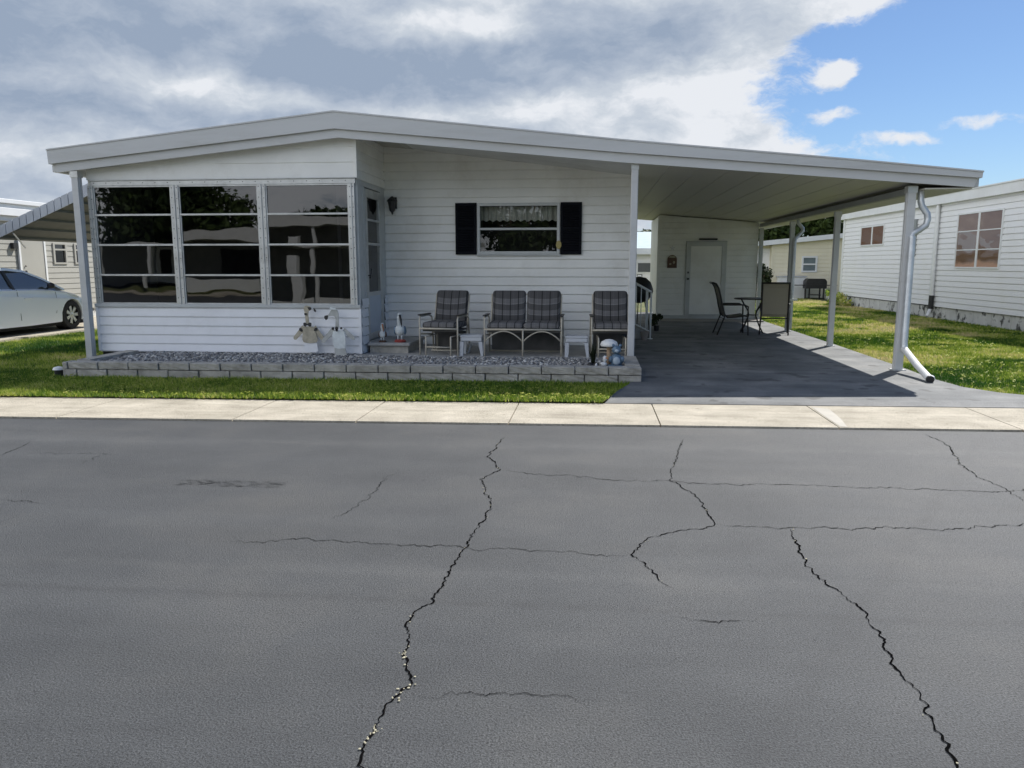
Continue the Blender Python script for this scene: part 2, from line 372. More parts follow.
def soft_box(x0, x1, y0, y1, z0, z1, r=0.04, rot=None, piv=None, puff=0.02):
    mb = MB(); mb.box(x0, x1, y0, y1, z0, z1)
    mb.bevel(r, 3)
    bmesh.ops.subdivide_edges(mb.bm, edges=[e for e in mb.bm.edges if e.calc_length() > 0.12], cuts=3, use_grid_fill=True)
    c = Vector(((x0 + x1) / 2, (y0 + y1) / 2, (z0 + z1) / 2)); h = Vector((x1 - x0, y1 - y0, z1 - z0)) / 2
    ax = min(range(3), key=lambda i: h[i])
    for v in mb.bm.verts:
        t = [(v.co[i] - c[i]) / h[i] for i in range(3)]
        w = 1
        for i in range(3):
            if i != ax: w *= max(0, 1 - t[i] ** 2)
        v.co[ax] += puff * w * (1 if t[ax] > 0 else -1)
        if rot: v.co = rot @ (v.co - piv) + piv
    return mb

# ================================================================== SETTING
def YN(x): return 7.095 + 0.0375 * x          # road / sidewalk line (street is turned 2 degrees from the house)
def YB(x): return 8.185 + 0.0395 * x
mb = MB(); mb.quad((-300, -300, -0.03), (300, -300, -0.03), (300, 400, -0.03), (-300, 400, -0.03))
struct(mb.build('ground', M['soil']))
mb = MB(); mb.quad((-90, YN(-90) - 13, 0), (90, YN(90) - 13, 0), (90, YN(90), 0), (-90, YN(-90), 0))
road = struct(mb.build('road', M['asphalt']))
mb = MB()
js = [-60, -40, -30, -24, -20, -17, -14, -12, -10.4, -8.6, -6.9, -5.2, -3.43, -2.22, -0.76, 0.66, 2.28, 3.9, 5.5, 7.2, 9, 12, 16, 22, 30, 45, 70]
for a, b in zip(js, js[1:]):
    if b <= 60:
        g = 0.006
        mb.prism([(a + g, YN(a + g)), (b - g, YN(b - g)), (b - g - 0.0, YB(b - g)), (a + g, YB(a + g))], 'z', -0.02, 0.018)
mb.bevel(0.004)
sw = struct(mb.build('sidewalk', M['concrete']))
mb = MB(); mb.bm.faces.new([mb.bm.verts.new(p) for p in [(2.30, 7.22, .0205), (2.36, 7.2, .0205), (2.42, 7.6, .0205), (2.46, 8.1, .0205), (2.31, 8.2, .0205), (2.30, 7.7, .0205)]]); mb.build('patch', mat('pale_mortar', (.5, .47, .41), .9), sw)
mb = MB()  # sidewalk on the far side of the street (behind the viewer)
mb.prism([(-60, YN(-60) - 14.1), (60, YN(60) - 14.1), (60, YN(60) - 13), (-60, YN(-60) - 13)], 'z', -0.02, 0.03)
struct(mb.build('sidewalk', M['concrete']))
mb = MB()  # driveway with flared apron
dp = [(0.16, YB(0.16) + .004), (0.30, 8.75), (0.46, 9.3), (0.56, 10.0), (0.60, 12.0), (0.60, 23.5), (4.30, 23.5), (4.38, 20), (4.40, 14), (4.37, 11.2), (4.33, 10.2), (4.40, 9.5), (4.62, 9.12), (5.0, 8.85), (5.6, 8.62), (6.4, 8.52), (7.0, YB(7.0) + .004)]
mb.prism(dp, 'z', -0.02, 0.06)
for v in mb.bm.verts:
    if v.co.z > 0 and v.co.y < 8.6: v.co.z = .024
struct(mb.build('driveway', M['driveway']))
mb = MB(); mb.prism([(-17, 8.0), (-11.12, 8.0), (-11.12, 30), (-17, 30)], 'z', -0.02, 0.065)
struct(mb.build('driveway', M['concrete']))
mb = MB(); mb.prism([(-11.12, 8.0), (-10.98, 8.0), (-10.98, 30), (-11.12, 30)], 'z', -0.02, 0.09); mb.bevel(0.01)
struct(mb.build('driveway_kerb', M['concrete']))
mb = MB()
lw = [(-90, YB(-90)), (0.15, YB(0.15)), (0.3, 8.8), (0.5, 9.6), (0.58, 24), (4.36, 24), (4.36, 10), (4.5, 9.3), (5.3, 8.7), (7.1, YB(7.0)), (90, YB(90)), (90, 160), (-90, 160)]
mb.bm.faces.new([mb.bm.verts.new((x, y, 0.04)) for x, y in lw])
struct(mb.build('lawn', M['soil']))
mb = MB(); mb.box(-3.42, 0.60, 10.8, 12.5, -0.02, 0.19); mb.bevel(0.008)
struct(mb.build('patio_slab', M['slab']))

# ---- cracks in the road
CR = {
 "A":[(-0.74, 6.55), (-0.77, 6.25), (-0.79, 5.87), (-0.65, 5.44), (-0.75, 5.24), (-0.74, 5.09), (-0.64, 4.8), (-0.6, 4.53), (-0.66, 4.0), (-0.66, 3.91), (-0.68, 3.51), (-0.69, 3.2), (-0.75, 2.99), (-0.73, 2.85), (-0.67, 2.67), (-0.64, 2.53), (-0.68, 2.38), (-0.7, 2.19), (-0.67, 2.05), (-0.65, 1.91), (-0.7, 1.2)],
 "A2":[(-0.65, 5.44), (-0.35, 5.38), (0.01, 5.34), (0.12, 5.28), (0.53, 5.29), (0.77, 5.24), (1.03, 5.25), (1.31, 5.3), (1.76, 5.25), (2.1, 5.28), (2.42, 5.27), (2.73, 5.25), (2.92, 5.34), (3.6, 5.4)],
 "A3":[(-1.33, 5.31), (-1.43, 5.27), (-1.42, 4.85), (-1.47, 4.38), (-1.52, 4.25)],
 "H":[(-1.95, 3.85), (-1.79, 3.87), (-1.57, 3.91), (-1.35, 3.91), (-1.06, 3.88), (-0.68, 3.88), (-0.46, 3.88), (-0.14, 3.86), (0.23, 3.87)],
 "B":[(0.81, 6.6), (0.71, 6.16), (0.61, 5.59), (0.57, 5.32), (0.6, 5.2), (0.7, 5.0), (0.71, 4.83), (0.74, 4.39), (0.67, 4.32), (0.52, 4.27), (0.34, 4.13), (0.28, 4.04), (0.23, 3.87), (0.29, 3.73), (0.35, 3.56), (0.4, 3.45)],
 "B2":[(0.74, 4.39), (1.1, 4.38), (1.44, 4.39), (1.79, 4.45), (2.11, 4.45), (2.37, 4.52), (2.52, 4.58), (3.1, 4.7)],
 "C":[(1.15, 4.37), (1.12, 4.03), (1.11, 3.75), (1.14, 3.58), (1.18, 3.42), (1.22, 3.28), (1.19, 3.21), (1.2, 3.09), (1.18, 2.92), (1.17, 2.77), (1.16, 2.61), (1.14, 2.52), (1.14, 2.4), (1.12, 2.3), (1.08, 2.2), (1.1, 1.5)],
 "D":[(2.98, 7.06), (2.98, 6.6), (2.89, 6.28), (2.79, 5.87), (2.76, 5.6), (2.79, 5.38), (2.77, 5.04)],
 "E":[(-0.61, 2.44), (-0.44, 2.48), (-0.23, 2.51), (-0.09, 2.5), (0.05, 2.49)],
 "F":[(0.35, 3.16), (0.48, 3.13), (0.65, 3.15), (0.74, 3.18)],
 "G1":[(-4.63, 5.47), (-4.71, 5.84), (-4.75, 5.99)], "G2":[(-4.53, 5.58), (-3.89, 5.62), (-3.71, 5.6)],
 "G3":[(-3.83, 5.31), (-3.87, 5.52), (-3.83, 5.69)], "G4":[(-3.76, 4.41), (-3.59, 4.39), (-3.39, 4.37)], "G5":[(-3.44, 4.01), (-3.43, 4.16)]}
CW = dict(A=.0085, A2=.0062, A3=.005, H=.0052, B=.0068, B2=.0062, C=.0085, D=.0075, E=.0032, F=.004, G1=.0065, G2=.005, G3=.005, G4=.005, G5=.004)
crumbs = MB()
for key, pts in CR.items():
    mb = MB(); w0 = CW[key]; P = [Vector((x, y, 0)) for x, y in pts]; fine = []
    for a, b in zip(P, P[1:]):
        n = max(2, int((b - a).length / 0.013))
        for i in range(n): fine.append(a.lerp(b, i / n))
    fine.append(P[-1]); wl = 0; prev = None; wn = 1.0
    for i, p in enumerate(fine):
        d = (fine[min(i + 1, len(fine) - 1)] - fine[max(i - 1, 0)]).normalized(); n = Vector((-d.y, d.x, 0))
        wl = wl * 0.80 + random.gauss(0, 0.0035 + w0 * 0.28 + (.0035 if w0 < .0065 else 0))
        wn = max(0.15, min(2.4, wn * 0.6 + 0.4 * random.uniform(-0.1, 1.9)))
        end = min(1, min(i, len(fine) - 1 - i) / 14 + 0.1)
        w = w0 * wn * end * 0.46
        c = p + n * wl
        a_, b_ = mb.bm.verts.new((*(c + n * w)[:2], 0.003)), mb.bm.verts.new((*(c - n * w)[:2], 0.003))
        if prev: mb.bm.faces.new((prev[0], prev[1], b_, a_))
        prev = (a_, b_)
        dens = 0.55 if key == 'A' and c.y < 2.75 else (0.12 if key == 'A' and c.y < 3.2 else 0.02 if key in 'ABCD' else 0.0)
        for q in range(3):
            if random.random() < dens * (0.06 + 1.1 * (math.sin(c.y * 23 + 1.0) > 0.35)):
                crumbs.ball((c.x + random.gauss(0, .009), c.y + random.gauss(0, .01), 0.004), random.uniform(.0015, .0055), 1, (1, 1, .6))
    cr = mb.build('crack', M['crack'], road)
struct(crumbs.build('road_crumbs', M['crumb']))['kind'] = 'stuff'
mb = MB()
for k in range(150):      # scuffed, torn strip of surface
    x = random.uniform(-2.85, -2.12); y = 4.92 + random.uniform(-.07, .07); l = random.uniform(.02, .10); w = random.uniform(.0012, .0035)
    mb.quad((x, y - w, .002 + k * .00002), (x + l * .5, y - w * 1.6, .002 + k * .00002), (x + l, y + w * .3, .002 + k * .00002), (x + l * .4, y + w, .002 + k * .00002))
mb.build('patch', M['patch'], road)

# ---- stones and blades
def mesh_arrays(name, verts, faces_n, idx, m, tint=None, smooth=False):
    me = bpy.data.meshes.new(name); nv = len(verts); nf = len(idx) // faces_n
    me.vertices.add(nv); me.vertices.foreach_set('co', verts.astype(np.float32).ravel())
    me.loops.add(len(idx)); me.loops.foreach_set('vertex_index', idx.astype(np.int32))
    me.polygons.add(nf); me.polygons.foreach_set('loop_start', np.arange(0, len(idx), faces_n, dtype=np.int32))
    me.polygons.foreach_set('loop_total', np.full(nf, faces_n, dtype=np.int32))
    if tint is not None:
        at = me.attributes.new('tint', 'FLOAT', 'POINT'); at.data.foreach_set('value', tint.astype(np.float32))
    me.update(calc_edges=True); me.validate(); me.materials.append(m)
    ob = bpy.data.objects.new(name, me); COL.objects.link(ob); return ob

def vnoise(x, y, s, seed):
    r = np.random.default_rng(seed); g = r.random((64, 64))
    u = (x * s) % 64; v = (y * s) % 64; i = u.astype(int); j = v.astype(int); fu = u - i; fv = v - j
    fu = fu * fu * (3 - 2 * fu); fv = fv * fv * (3 - 2 * fv); i1 = (i + 1) % 64; j1 = (j + 1) % 64
    return (g[i, j] * (1 - fu) + g[i1, j] * fu) * (1 - fv) + (g[i, j1] * (1 - fu) + g[i1, j1] * fu) * fv

def in_poly(x, y, poly):
    ins = np.zeros(len(x), bool); n = len(poly)
    for i in range(n):
        x0, y0 = poly[i]; x1, y1 = poly[(i + 1) % n]
        c = ((y0 > y) != (y1 > y)) & (x < (x1 - x0) * (y - y0) / ((y1 - y0) + 1e-12) + x0); ins ^= c
    return ins

def blades(regions):
    V = []; T = []
    for poly, dens, h, w, dry in regions:
        xs = [p[0] for p in poly]; ys = [p[1] for p in poly]
        area = (max(xs) - min(xs)) * (max(ys) - min(ys)); n = int(area * dens)
        x = RNG.uniform(min(xs), max(xs), n); y = RNG.uniform(min(ys), max(ys), n)
        k = in_poly(x, y, poly); x = x[k]; y = y[k]
        pn = 0.5 * vnoise(x, y, 0.9, 1) + 0.3 * vnoise(x, y, 2.6, 2) + 0.2 * vnoise(x, y, 8.0, 4)
        keep = RNG.random(len(x)) < np.clip(1.25 - (pn - 0.45) * dry * 2.2, 0.25, 1)
        x = x[keep]; y = y[keep]; pn = pn[keep]; n = len(x)
        hh = h * RNG.uniform(0.45, 1.15, n) * (0.75 + 0.5 * vnoise(x, y, 5, 3)); ww = w * RNG.uniform(0.6, 1.3, n)
        a = RNG.uniform(0, 2 * PI, n); la = RNG.uniform(0, 2 * PI, n); ll = hh * RNG.uniform(0.1, 1.0, n)
        dx = np.cos(a) * ww / 2; dy = np.sin(a) * ww / 2
        z = np.full(n, 0.035)
        v = np.stack([np.stack([x - dx, y - dy, z], 1), np.stack([x + dx, y + dy, z], 1), np.stack([x + np.cos(la) * ll, y + np.sin(la) * ll, z + hh], 1)], 1)
        t = np.clip((0.30 if dry < .2 else 0.37) + (pn - 0.5) * (0.6 + dry * 2.2) + RNG.normal(0, 0.19, n) + 0.28 * (RNG.random(n) < 0.07), 0, 1)
        V.append(v.reshape(-1, 3)); T.append(np.repeat(t, 3))
    V = np.concatenate(V); T = np.concatenate(T)
    o = mesh_arrays('grass', V, 3, np.arange(len(V)), M['grass'], T)
    o['kind'] = 'stuff'; return o
front = [(-11.0, YB(-11) - .035), (0.14, YB(0.14) - .035), (0.30, 8.78), (0.46, 9.3), (0.52, 9.55), (0.52, 9.49), (-7.0, 9.28), (-7.06, 9.9), (-11.0, 9.9)]
blades([
    (front, 5200, 0.052, 0.010, 0.15),
    ([(-11, YB(-11) - .035), (-11, YB(-11) - .065), (-7, YB(-7) - .05), (-5, YB(-5) - .075), (-3.5, YB(-3.5) - .05), (-2, YB(-2) - .08), (-.8, YB(-.8) - .05), (.1, YB(.1) - .06), (.14, YB(.14) - .035)], 1500, .05, .010, .3),
    ([(-10.97, 9.9), (-7.06, 9.9), (-7.06, 10.9), (-7.5, 11.2), (-7.6, 20), (-10.97, 20)], 2400, 0.055, 0.013, 0.65),
    ([(4.41, 11.0), (4.34, 10.2), (4.41, 9.5), (4.63, 9.15), (5.0, 8.88), (5.6, 8.65), (6.4, 8.54), (7.1, 8.47), (9.6, 8.6), (9.35, 15), (9.3, 17), (4.42, 17)], 3300, 0.048, 0.012, 0.85),
    ([(4.42, 17), (9.33, 17), (9.0, 34), (4.36, 34)], 1100, 0.055, 0.02, 1.0),
])
# low broad weeds sprinkled in the front strip
V = []; I = []; T = []
for k in range(1500):
    if k < 900: x = random.uniform(-8, 0.2); y = random.uniform(YB(x), 9.3)
    else: x = random.uniform(4.6, 9); y = random.uniform(9, 17)
    tt = random.uniform(0.45, 0.8); nlf = random.randint(3, 6); a0 = random.random() * 6.28; r = random.uniform(.014, .03)
    for j in range(nlf):
        a = a0 + j * 2 * PI / nlf; c, s = math.cos(a), math.sin(a); z = 0.05 + random.uniform(0, .03); b = len(V)
        V += [(x, y, z), (x + r * .6 * c - r * .35 * s, y + r * .6 * s + r * .35 * c, z + .008), (x + r * 1.2 * c, y + r * 1.2 * s, z), (x + r * .6 * c + r * .35 * s, y + r * .6 * s - r * .35 * c, z + .006)]
        I += [b, b + 1, b + 2, b + 3]; T += [tt] * 4
o = mesh_arrays('lawn_weeds', np.array(V), 4, np.array(I), M['grass'], np.array(T)); o['kind'] = 'stuff'

# ---- planter with gravel
px0, px1, py0 = -6.90, 0.63, 9.36
def py_front(x): return 9.36 + 0.022 * (x - px0)
pl = thing('block_planter', 'long low planter edged with two courses of grey concrete block', 'planter', (-3.2, 9.45, 0.04))
mb = MB()
for course in range(2):
    z0 = 0.04 + course * 0.098; L = 0.415; x = px0 - (0.0 if course else 0.2) + (0.06 if course else 0)
    x = px0 + (0.075 - L if course == 1 else -0.22)
    while x < px1 - 0.02:
        a = max(x, px0); b = min(x + L - 0.011, px1)
        if b - a > 0.03:
            j = random.uniform(-.006, .006); y = py_front((a + b) / 2) + j + (0.0 if course else 0.004)
            m2 = MB(); m2.box(a, b, y, y + 0.19, z0 + (.002 if course else -.03), z0 + 0.092 + random.uniform(-.002, .002)); m2.bevel(0.007, 2)
            me = bpy.data.meshes.new('t'); m2.bm.to_mesh(me); m2.bm.free(); mb.bm.from_mesh(me); bpy.data.meshes.remove(me)
        x += L
    for (xa) in (px0, px1 - 0.19):     # end returns
        y = py_front(xa) + 0.2 + (0.1 if course else 0)
        while y < (10.78 if xa > -1 else 10.55):
            m2 = MB(); m2.box(xa, xa + 0.19, y, min(y + 0.4, 10.795), z0 + .002, z0 + 0.091); m2.bevel(0.007, 2)
            me = bpy.data.meshes.new('t'); m2.bm.to_mesh(me); m2.bm.free(); mb.bm.from_mesh(me); bpy.data.meshes.remove(me)
            y += 0.411
bmesh.ops.subdivide_edges(mb.bm, edges=[e for e in mb.bm.edges if e.calc_length() > 0.06], cuts=3, use_grid_fill=True)
for v in mb.bm.verts:
    n = math.sin(v.co.x * 61 + v.co.z * 97) * math.sin(v.co.y * 83 + v.co.x * 29) ; v.co.y += 0.004 * n; v.co.z += 0.0015 * n
mb.build('block_edging', M['block'], pl)
mb = MB(); mb.prism([(px0 + .1, py_front(px0) + .12), (px1 - .1, py_front(px1) + .12), (px1 - .1, 10.79), (-3.43, 10.79), (-3.43, 10.94), (-7.2, 10.94)], 'z', 0.02, 0.175)
mb.build('soil_fill', M['slab'], pl)
base = bmesh.new(); bmesh.ops.create_icosphere(base, subdivisions=1, radius=1)
bv = np.array([v.co[:] for v in base.verts]); bf = np.array([[v.index for v in f.verts] for f in base.faces]); base.free()
V = []; I = []; nb = 0
gx = RNG.uniform(px0 + .15, px1 - .15, 9500); gy = RNG.uniform(9.5, 10.95, 9500)
for x, y in zip(gx, gy):
    if y < py_front(x) + .19: continue
    if x > -3.4 and y > 10.80: continue
    if x < -6.6 and y > 10.5: continue
    r = random.uniform(.010, .024); a = random.random() * 6.28; c, s = math.cos(a), math.sin(a)
    jit = 1 + RNG.uniform(-.3, .3, (len(bv), 1)); v = bv * jit * np.array([r * random.uniform(.8, 1.4), r, r * random.uniform(.5, .9)])
    v = np.stack([v[:, 0] * c - v[:, 1] * s + x, v[:, 0] * s + v[:, 1] * c + y, v[:, 2] + 0.180 + random.uniform(0, .012)], 1)
    V.append(v); I.append(bf + nb); nb += len(bv)
o = mesh_arrays('gravel', np.concatenate(V), 3, np.concatenate(I).ravel(), M['stone'], np.repeat(RNG.random(len(V)) ** 1.3, len(bv))); o['kind'] = 'stuff'

# ================================================================== MAIN HOUSE
H = thing('mobile_home', 'white mobile home with glazed sunroom, low gabled roof and attached open carport', 'mobile home', (-3.4, 15.0, 0.0))
soff = [(-7.73, 2.81), (-3.53, 3.232), (0.35, 2.851), (4.889, 2.479)]
mid = [(-7.82, 2.924), (-3.57, 3.346), (0.35, 2.973), (3.45, 2.716), (4.956, 2.591)]
top = [(-7.83, 3.113), (-3.57, 3.565), (0.346, 3.125), (3.45, 2.82), (4.962, 2.66)]
def interp(pl, x):
    for (a, b), (c, d) in zip(pl, pl[1:]):
        if x <= c: return b + (d - b) * (x - a) / (c - a)
    (a, b), (c, d) = pl[-2:]; return b + (d - b) * (x - a) / (c - a)
YF = 10.75; YR = 23.3
roofmb = MB()
tp = [(x, z - 0.012) for x, z in top]
und = [(x, interp(soff, x) + (0.16 if x < 0.6 else 0.03)) for x in (-7.75, -3.55, 0.6)] + [(0.605, interp(soff, .605) + 0.025), (4.9, 2.479 + 0.025)]
roofmb.prism(tp[::-1] + und, 'y', YF + 0.02, YR)
roof = roofmb.build('roof', M['roofwhite'], H)
# ceiling pans: shallow ribs running back under the carport
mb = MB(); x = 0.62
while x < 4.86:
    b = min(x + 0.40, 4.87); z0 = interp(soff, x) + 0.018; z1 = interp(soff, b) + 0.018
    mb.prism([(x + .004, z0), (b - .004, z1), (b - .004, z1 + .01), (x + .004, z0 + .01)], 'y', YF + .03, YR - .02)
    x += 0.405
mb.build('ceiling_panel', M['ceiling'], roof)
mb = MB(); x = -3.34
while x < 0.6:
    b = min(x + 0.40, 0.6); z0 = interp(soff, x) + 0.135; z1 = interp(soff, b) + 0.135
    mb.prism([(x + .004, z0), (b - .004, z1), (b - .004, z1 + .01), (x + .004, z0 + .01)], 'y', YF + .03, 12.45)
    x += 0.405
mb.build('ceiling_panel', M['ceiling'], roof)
# fascia: upper band stands proud of the lower one
mb = MB()
low_t = [(x, interp(mid, x) - 0.002) for x in (-7.75, -3.57, 0.35, 3.45, 4.91)]
mb.prism(soff + low_t[::-1], 'y', YF, YF + .035)
mb.prism([(x, z) for x, z in mid] + top[::-1], 'y', YF - .05, YF + .03)
mb.prism([(top[0][0] - .006, top[0][1] + .001)] + [(x, z + .001) for x, z in top[1:-1]] + [(top[-1][0] + .006, top[-1][1] + .001)] + [(x, z + .02) for x, z in top[::-1]], 'y', YF - .062, YF + .12)
mb.bevel(0.004)
mb.build('fascia', M['fascia'], roof)
# right side gutter and left side edge
mb = MB()
mb.box(4.885, 4.96, YF + .036, YR, 2.485, 2.60); mb.box(4.955, 4.966, YF + .036, YR, 2.60, 2.675)
mb.bevel(.004); mb.build('gutter', M['fascia'], H)
mb = MB(); mb.box(-7.83, -7.74, YF + .036, YR, 2.82, 3.08); mb.bevel(.004); mb.build('gutter', M['fascia'], H)
# carport beam along the posts
mb = MB(); mb.box(4.19, 4.28, 11.04, 20.34, 2.42, 2.505); mb.bevel(.006); mb.build('beam', mat('dull_beam', (.3, .31, .3), .5), H)
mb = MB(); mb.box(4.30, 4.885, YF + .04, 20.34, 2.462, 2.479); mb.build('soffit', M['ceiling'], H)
# recessed front wall with siding
WY = 12.45; wx0, wx1 = -3.35, 0.60
win = (-1.80, -0.545, 1.69, 2.42)
mb = siding(MB(), (0, WY, 0), (1, 0, 0), (0, -1, 0), wx0, wx1, 0.2, 3.4, holes=[win], joints=random.Random(3))
a, b = Vector((-3.53, WY, 3.232 + .14)), Vector((0.35, WY, 2.851 + .14)); d = b - a
mb.clip(a, Vector((-d.z, 0, d.x)).normalized())
mb.build('wall', M['siding'], H)
mb = MB(); mb.box(wx1 - .02, wx1 + .035, WY - .03, WY + .03, 0.1, 2.83); mb.build('corner_trim', M['siding'], H)
mb = MB()   # body of the house behind
hb = [(-7.38, 0.1), (0.58, 0.1), (0.58, 2.92), (-3.5, 3.30), (-7.38, 2.9)]
mb.prism(hb, 'y', 13.0, 19.0); mb.build('wall', M['siding'], H)
mb = MB(); mb.box(wx0, win[0] - .03, WY + .012, 13.0, 0.1, 2.9); mb.box(win[1] + .03, 0.58, WY + .012, 13.0, 0.1, 2.9); mb.box(win[0] - .03, win[1] + .03, WY + .012, 13.0, .1, win[2] - .02); mb.box(win[0] - .03, win[1] + .03, WY + .012, 13.0, win[3] + .02, 2.95)
mb.build('wall_core', M['interior'], H)
MB().box(win[0] - .02, win[1] + .02, 12.93, 12.99, win[2] - .1, win[3] + .1).build('inner_panel', M['dark'], H)  # dark sheet added so the room behind the window reads unlit
# window > frame, pane, curtain
mb = MB(); f = 0.045; x0, x1, z0, z1 = -1.835, -0.515, 1.655, 2.455; yf = WY - .055
for bx in ((x0, x0 + f, z0, z1), (x1 - f, x1, z0, z1), (x0 + f, x1 - f, z0, z0 + f), (x0 + f, x1 - f, z1 - f, z1)):
    mb.box(bx[0], bx[1], yf, WY + .04, bx[2], bx[3])
mb.box(x0 + f, x1 - f, yf + .012, WY + .02, 2.035, 2.07)
mb.box(x0 - .02, x1 + .02, yf - .02, WY - .02, z0 - .025, z0 - .002)
mb.bevel(.004)
w = mb.build('window', M['trim'], H)
mb = MB(); mb.quad((x0 + f, WY - .012, z0 + f), (x1 - f, WY - .012, z0 + f), (x1 - f, WY - .012, z1 - f), (x0 + f, WY - .012, z1 - f)); mb.build('pane', M['pane'], w)
mb = MB(); n = 120; pv = None
for i in range(n + 1):
    t = i / n; x = win[0] + t * (win[1] - win[0]); y = WY + .16 + .018 * math.sin(t * 95) + .01 * math.sin(t * 41)
    zb = 2.19 + .012 * math.sin(t * 70)
    vs = (mb.bm.verts.new((x, y, zb)), mb.bm.verts.new((x, y, 2.41)))
    if pv: mb.bm.faces.new((pv[0], vs[0], vs[1], pv[1]))
    pv = vs
mb.build('curtain', M['curtain'], w, smooth=True)
mb = MB(); mb.lathe([(.004, 0), (.05, .0), (.055, .006), (.045, .014), (.004, .014)], (0, 0, 0), 16, 'y')
for v in mb.bm.verts: v.co = Vector((v.co.x * .8 - .53, v.co.y + yf - .02, v.co.z * 1.25 + 1.80))
mb.build('thermometer', mat('ochre_dial', (0.4, 0.33, 0.12), 0.5), w)
# shutters
def shutter(xa, xb):
    mb = MB(); z0, z1 = 1.65, 2.46; y0 = WY - .062
    mb.box(xa + .012, xb - .012, WY - .034, WY - .030, z0 + .012, z1 - .012)
    for bx in ((xa, xa + .04, z0, z1), (xb - .04, xb, z0, z1), (xa + .04, xb - .04, z0, z0 + .05), (xa + .04, xb - .04, z1 - .05, z1), (xa + .04, xb - .04, 2.04, 2.08)):
        mb.box(bx[0], bx[1], y0, WY - .0355, bx[2], bx[3])
    for k in range(26):
        z = z0 + .06 + k * .0268
        if z > z1 - .07: break
        if 2.02 < z < 2.08: continue
        mb.box(xa + .04, xb - .04, y0 + .006, WY - .038, z, z + .018, Matrix.Rotation(R(-35), 3, 'X'))
    mb.build('shutter', M['shutter'], H)
shutter(-2.185, -1.845); shutter(-0.505, -0.17)
# wall lamp
mb = MB(); lx, ly = -3.19, WY
mb.box(lx - .05, lx + .05, ly - .045, ly - .018, 2.38, 2.56)
mb.tube([(lx, ly - .04, 2.50), (lx, ly - .09, 2.56), (lx, ly - .13, 2.56), (lx, ly - .14, 2.53)], .012)
mb.lathe([(.02, .22), (.085, .16), (.09, .15), (.07, .14), (.045, 0.0), (.02, -.02), (.012, -.05), (.002, -.06)], (lx, ly - .14, 2.34), 8)
mb.build('wall_lamp', M['black'], H)

# ---------- sunroom
EX0, EX1, EY = -7.42, -3.35, 10.95
mb = siding(MB(), (0, EY, 0), (1, 0, 0), (0, -1, 0), EX0 + .01, EX1, 0.205, 0.862, pitch=0.1345, zref=0.19, joints=random.Random(5))
mb.build('wall', M['siding_blue'], H)
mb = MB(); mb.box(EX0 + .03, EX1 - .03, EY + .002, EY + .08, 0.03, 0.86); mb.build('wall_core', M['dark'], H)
MB().box(EX0 - .01, EX0 + .03, EY - .03, EY + .04, 0.2, .87).build('corner_trim', M['siding_blue'], H); MB().box(EX1 - .02, EX1 + .02, EY - .028, EY + .02, .2, .86).build('corner_trim', M['siding_blue'], H)
mb = MB(); mb.box(EX0 - .015, EX1 + .02, EY - .045, EY + .05, 0.864, 0.912); mb.bevel(.004); mb.build('window_sill', M['trim'], H)
# header band + gable above
mb = MB(); mb.box(EX0 + .06, EX1 - .01, EY - .025, EY + .03, 2.632, 2.70)
mb.box(EX0 + .06, EX1 + .012, EY - .045, EY - .0255, 2.702, 2.716); mb.bevel(.003); hdr = mb
mb = siding(MB(), (0, EY, 0), (1, 0, 0), (0, -1, 0), EX0, EX1, 2.718, 3.6, pitch=0.21, zref=2.718, lap=.012)
a, b = Vector((-7.73, EY, 2.83)), Vector((-3.53, EY, 3.30)); d = b - a; mb.clip(a, Vector((-d.z, 0, d.x)).normalized())
mb.build('wall', M['siding'], H)
mb = MB(); mb.prism([(EX0, 2.72), (EX1 - .012, 2.72), (EX1 - .012, 3.3), (-3.6, 3.31), (EX0, 2.87)], 'y', EY + .002, EY + .05); mb.build('wall_core', M['interior'], H)
mb = MB(); mb.box(EX1 - .01, EX1 + .02, EY - .028, EY + .025, 2.70, 3.30); mb.build('corner_trim', M['siding'], H)
# mullions: wide aluminium channels with screws
mull = [(-7.41, -7.325), (-6.125, -6.005), (-4.81, -4.69), (-3.465, -3.375)]
def mullx(i, z): return mull[i]
def with_screws(mm, sc, name):
    for f in sc.bm.faces: f.material_index = 1
    me = bpy.data.meshes.new('t'); sc.bm.to_mesh(me); sc.bm.free(); mm.bm.from_mesh(me); bpy.data.meshes.remove(me)
    o = mm.build(name, M['alu'], H); o.data.materials.append(M['iron']); return o
for a_, b_ in mull:
    sc = MB()
    mm = MB()
    mm.box(a_, b_, EY - .03, EY + .03, .912, 2.632)
    mm.box((a_ + b_) / 2 - .008, (a_ + b_) / 2 + .008, EY - .042, EY - .0305, .912, 2.632)
    for z in np.arange(1.0, 2.6, 0.145):
        for xx in (a_ + .022, b_ - .022): sc.lathe([(.001, -.004), (.007, -.003), (.007, 0)], (xx, EY - .030, z + random.uniform(-.01, .01)), 6, 'y')
    mm.bevel(.003); with_screws(mm, sc, 'mullion')
sc = MB()
for xx in np.arange(-7.3, -3.4, .19): sc.lathe([(.001, -.004), (.007, -.003), (.007, 0)], (xx, EY - .025, 2.672), 6, 'y')
with_screws(hdr, sc, 'header')
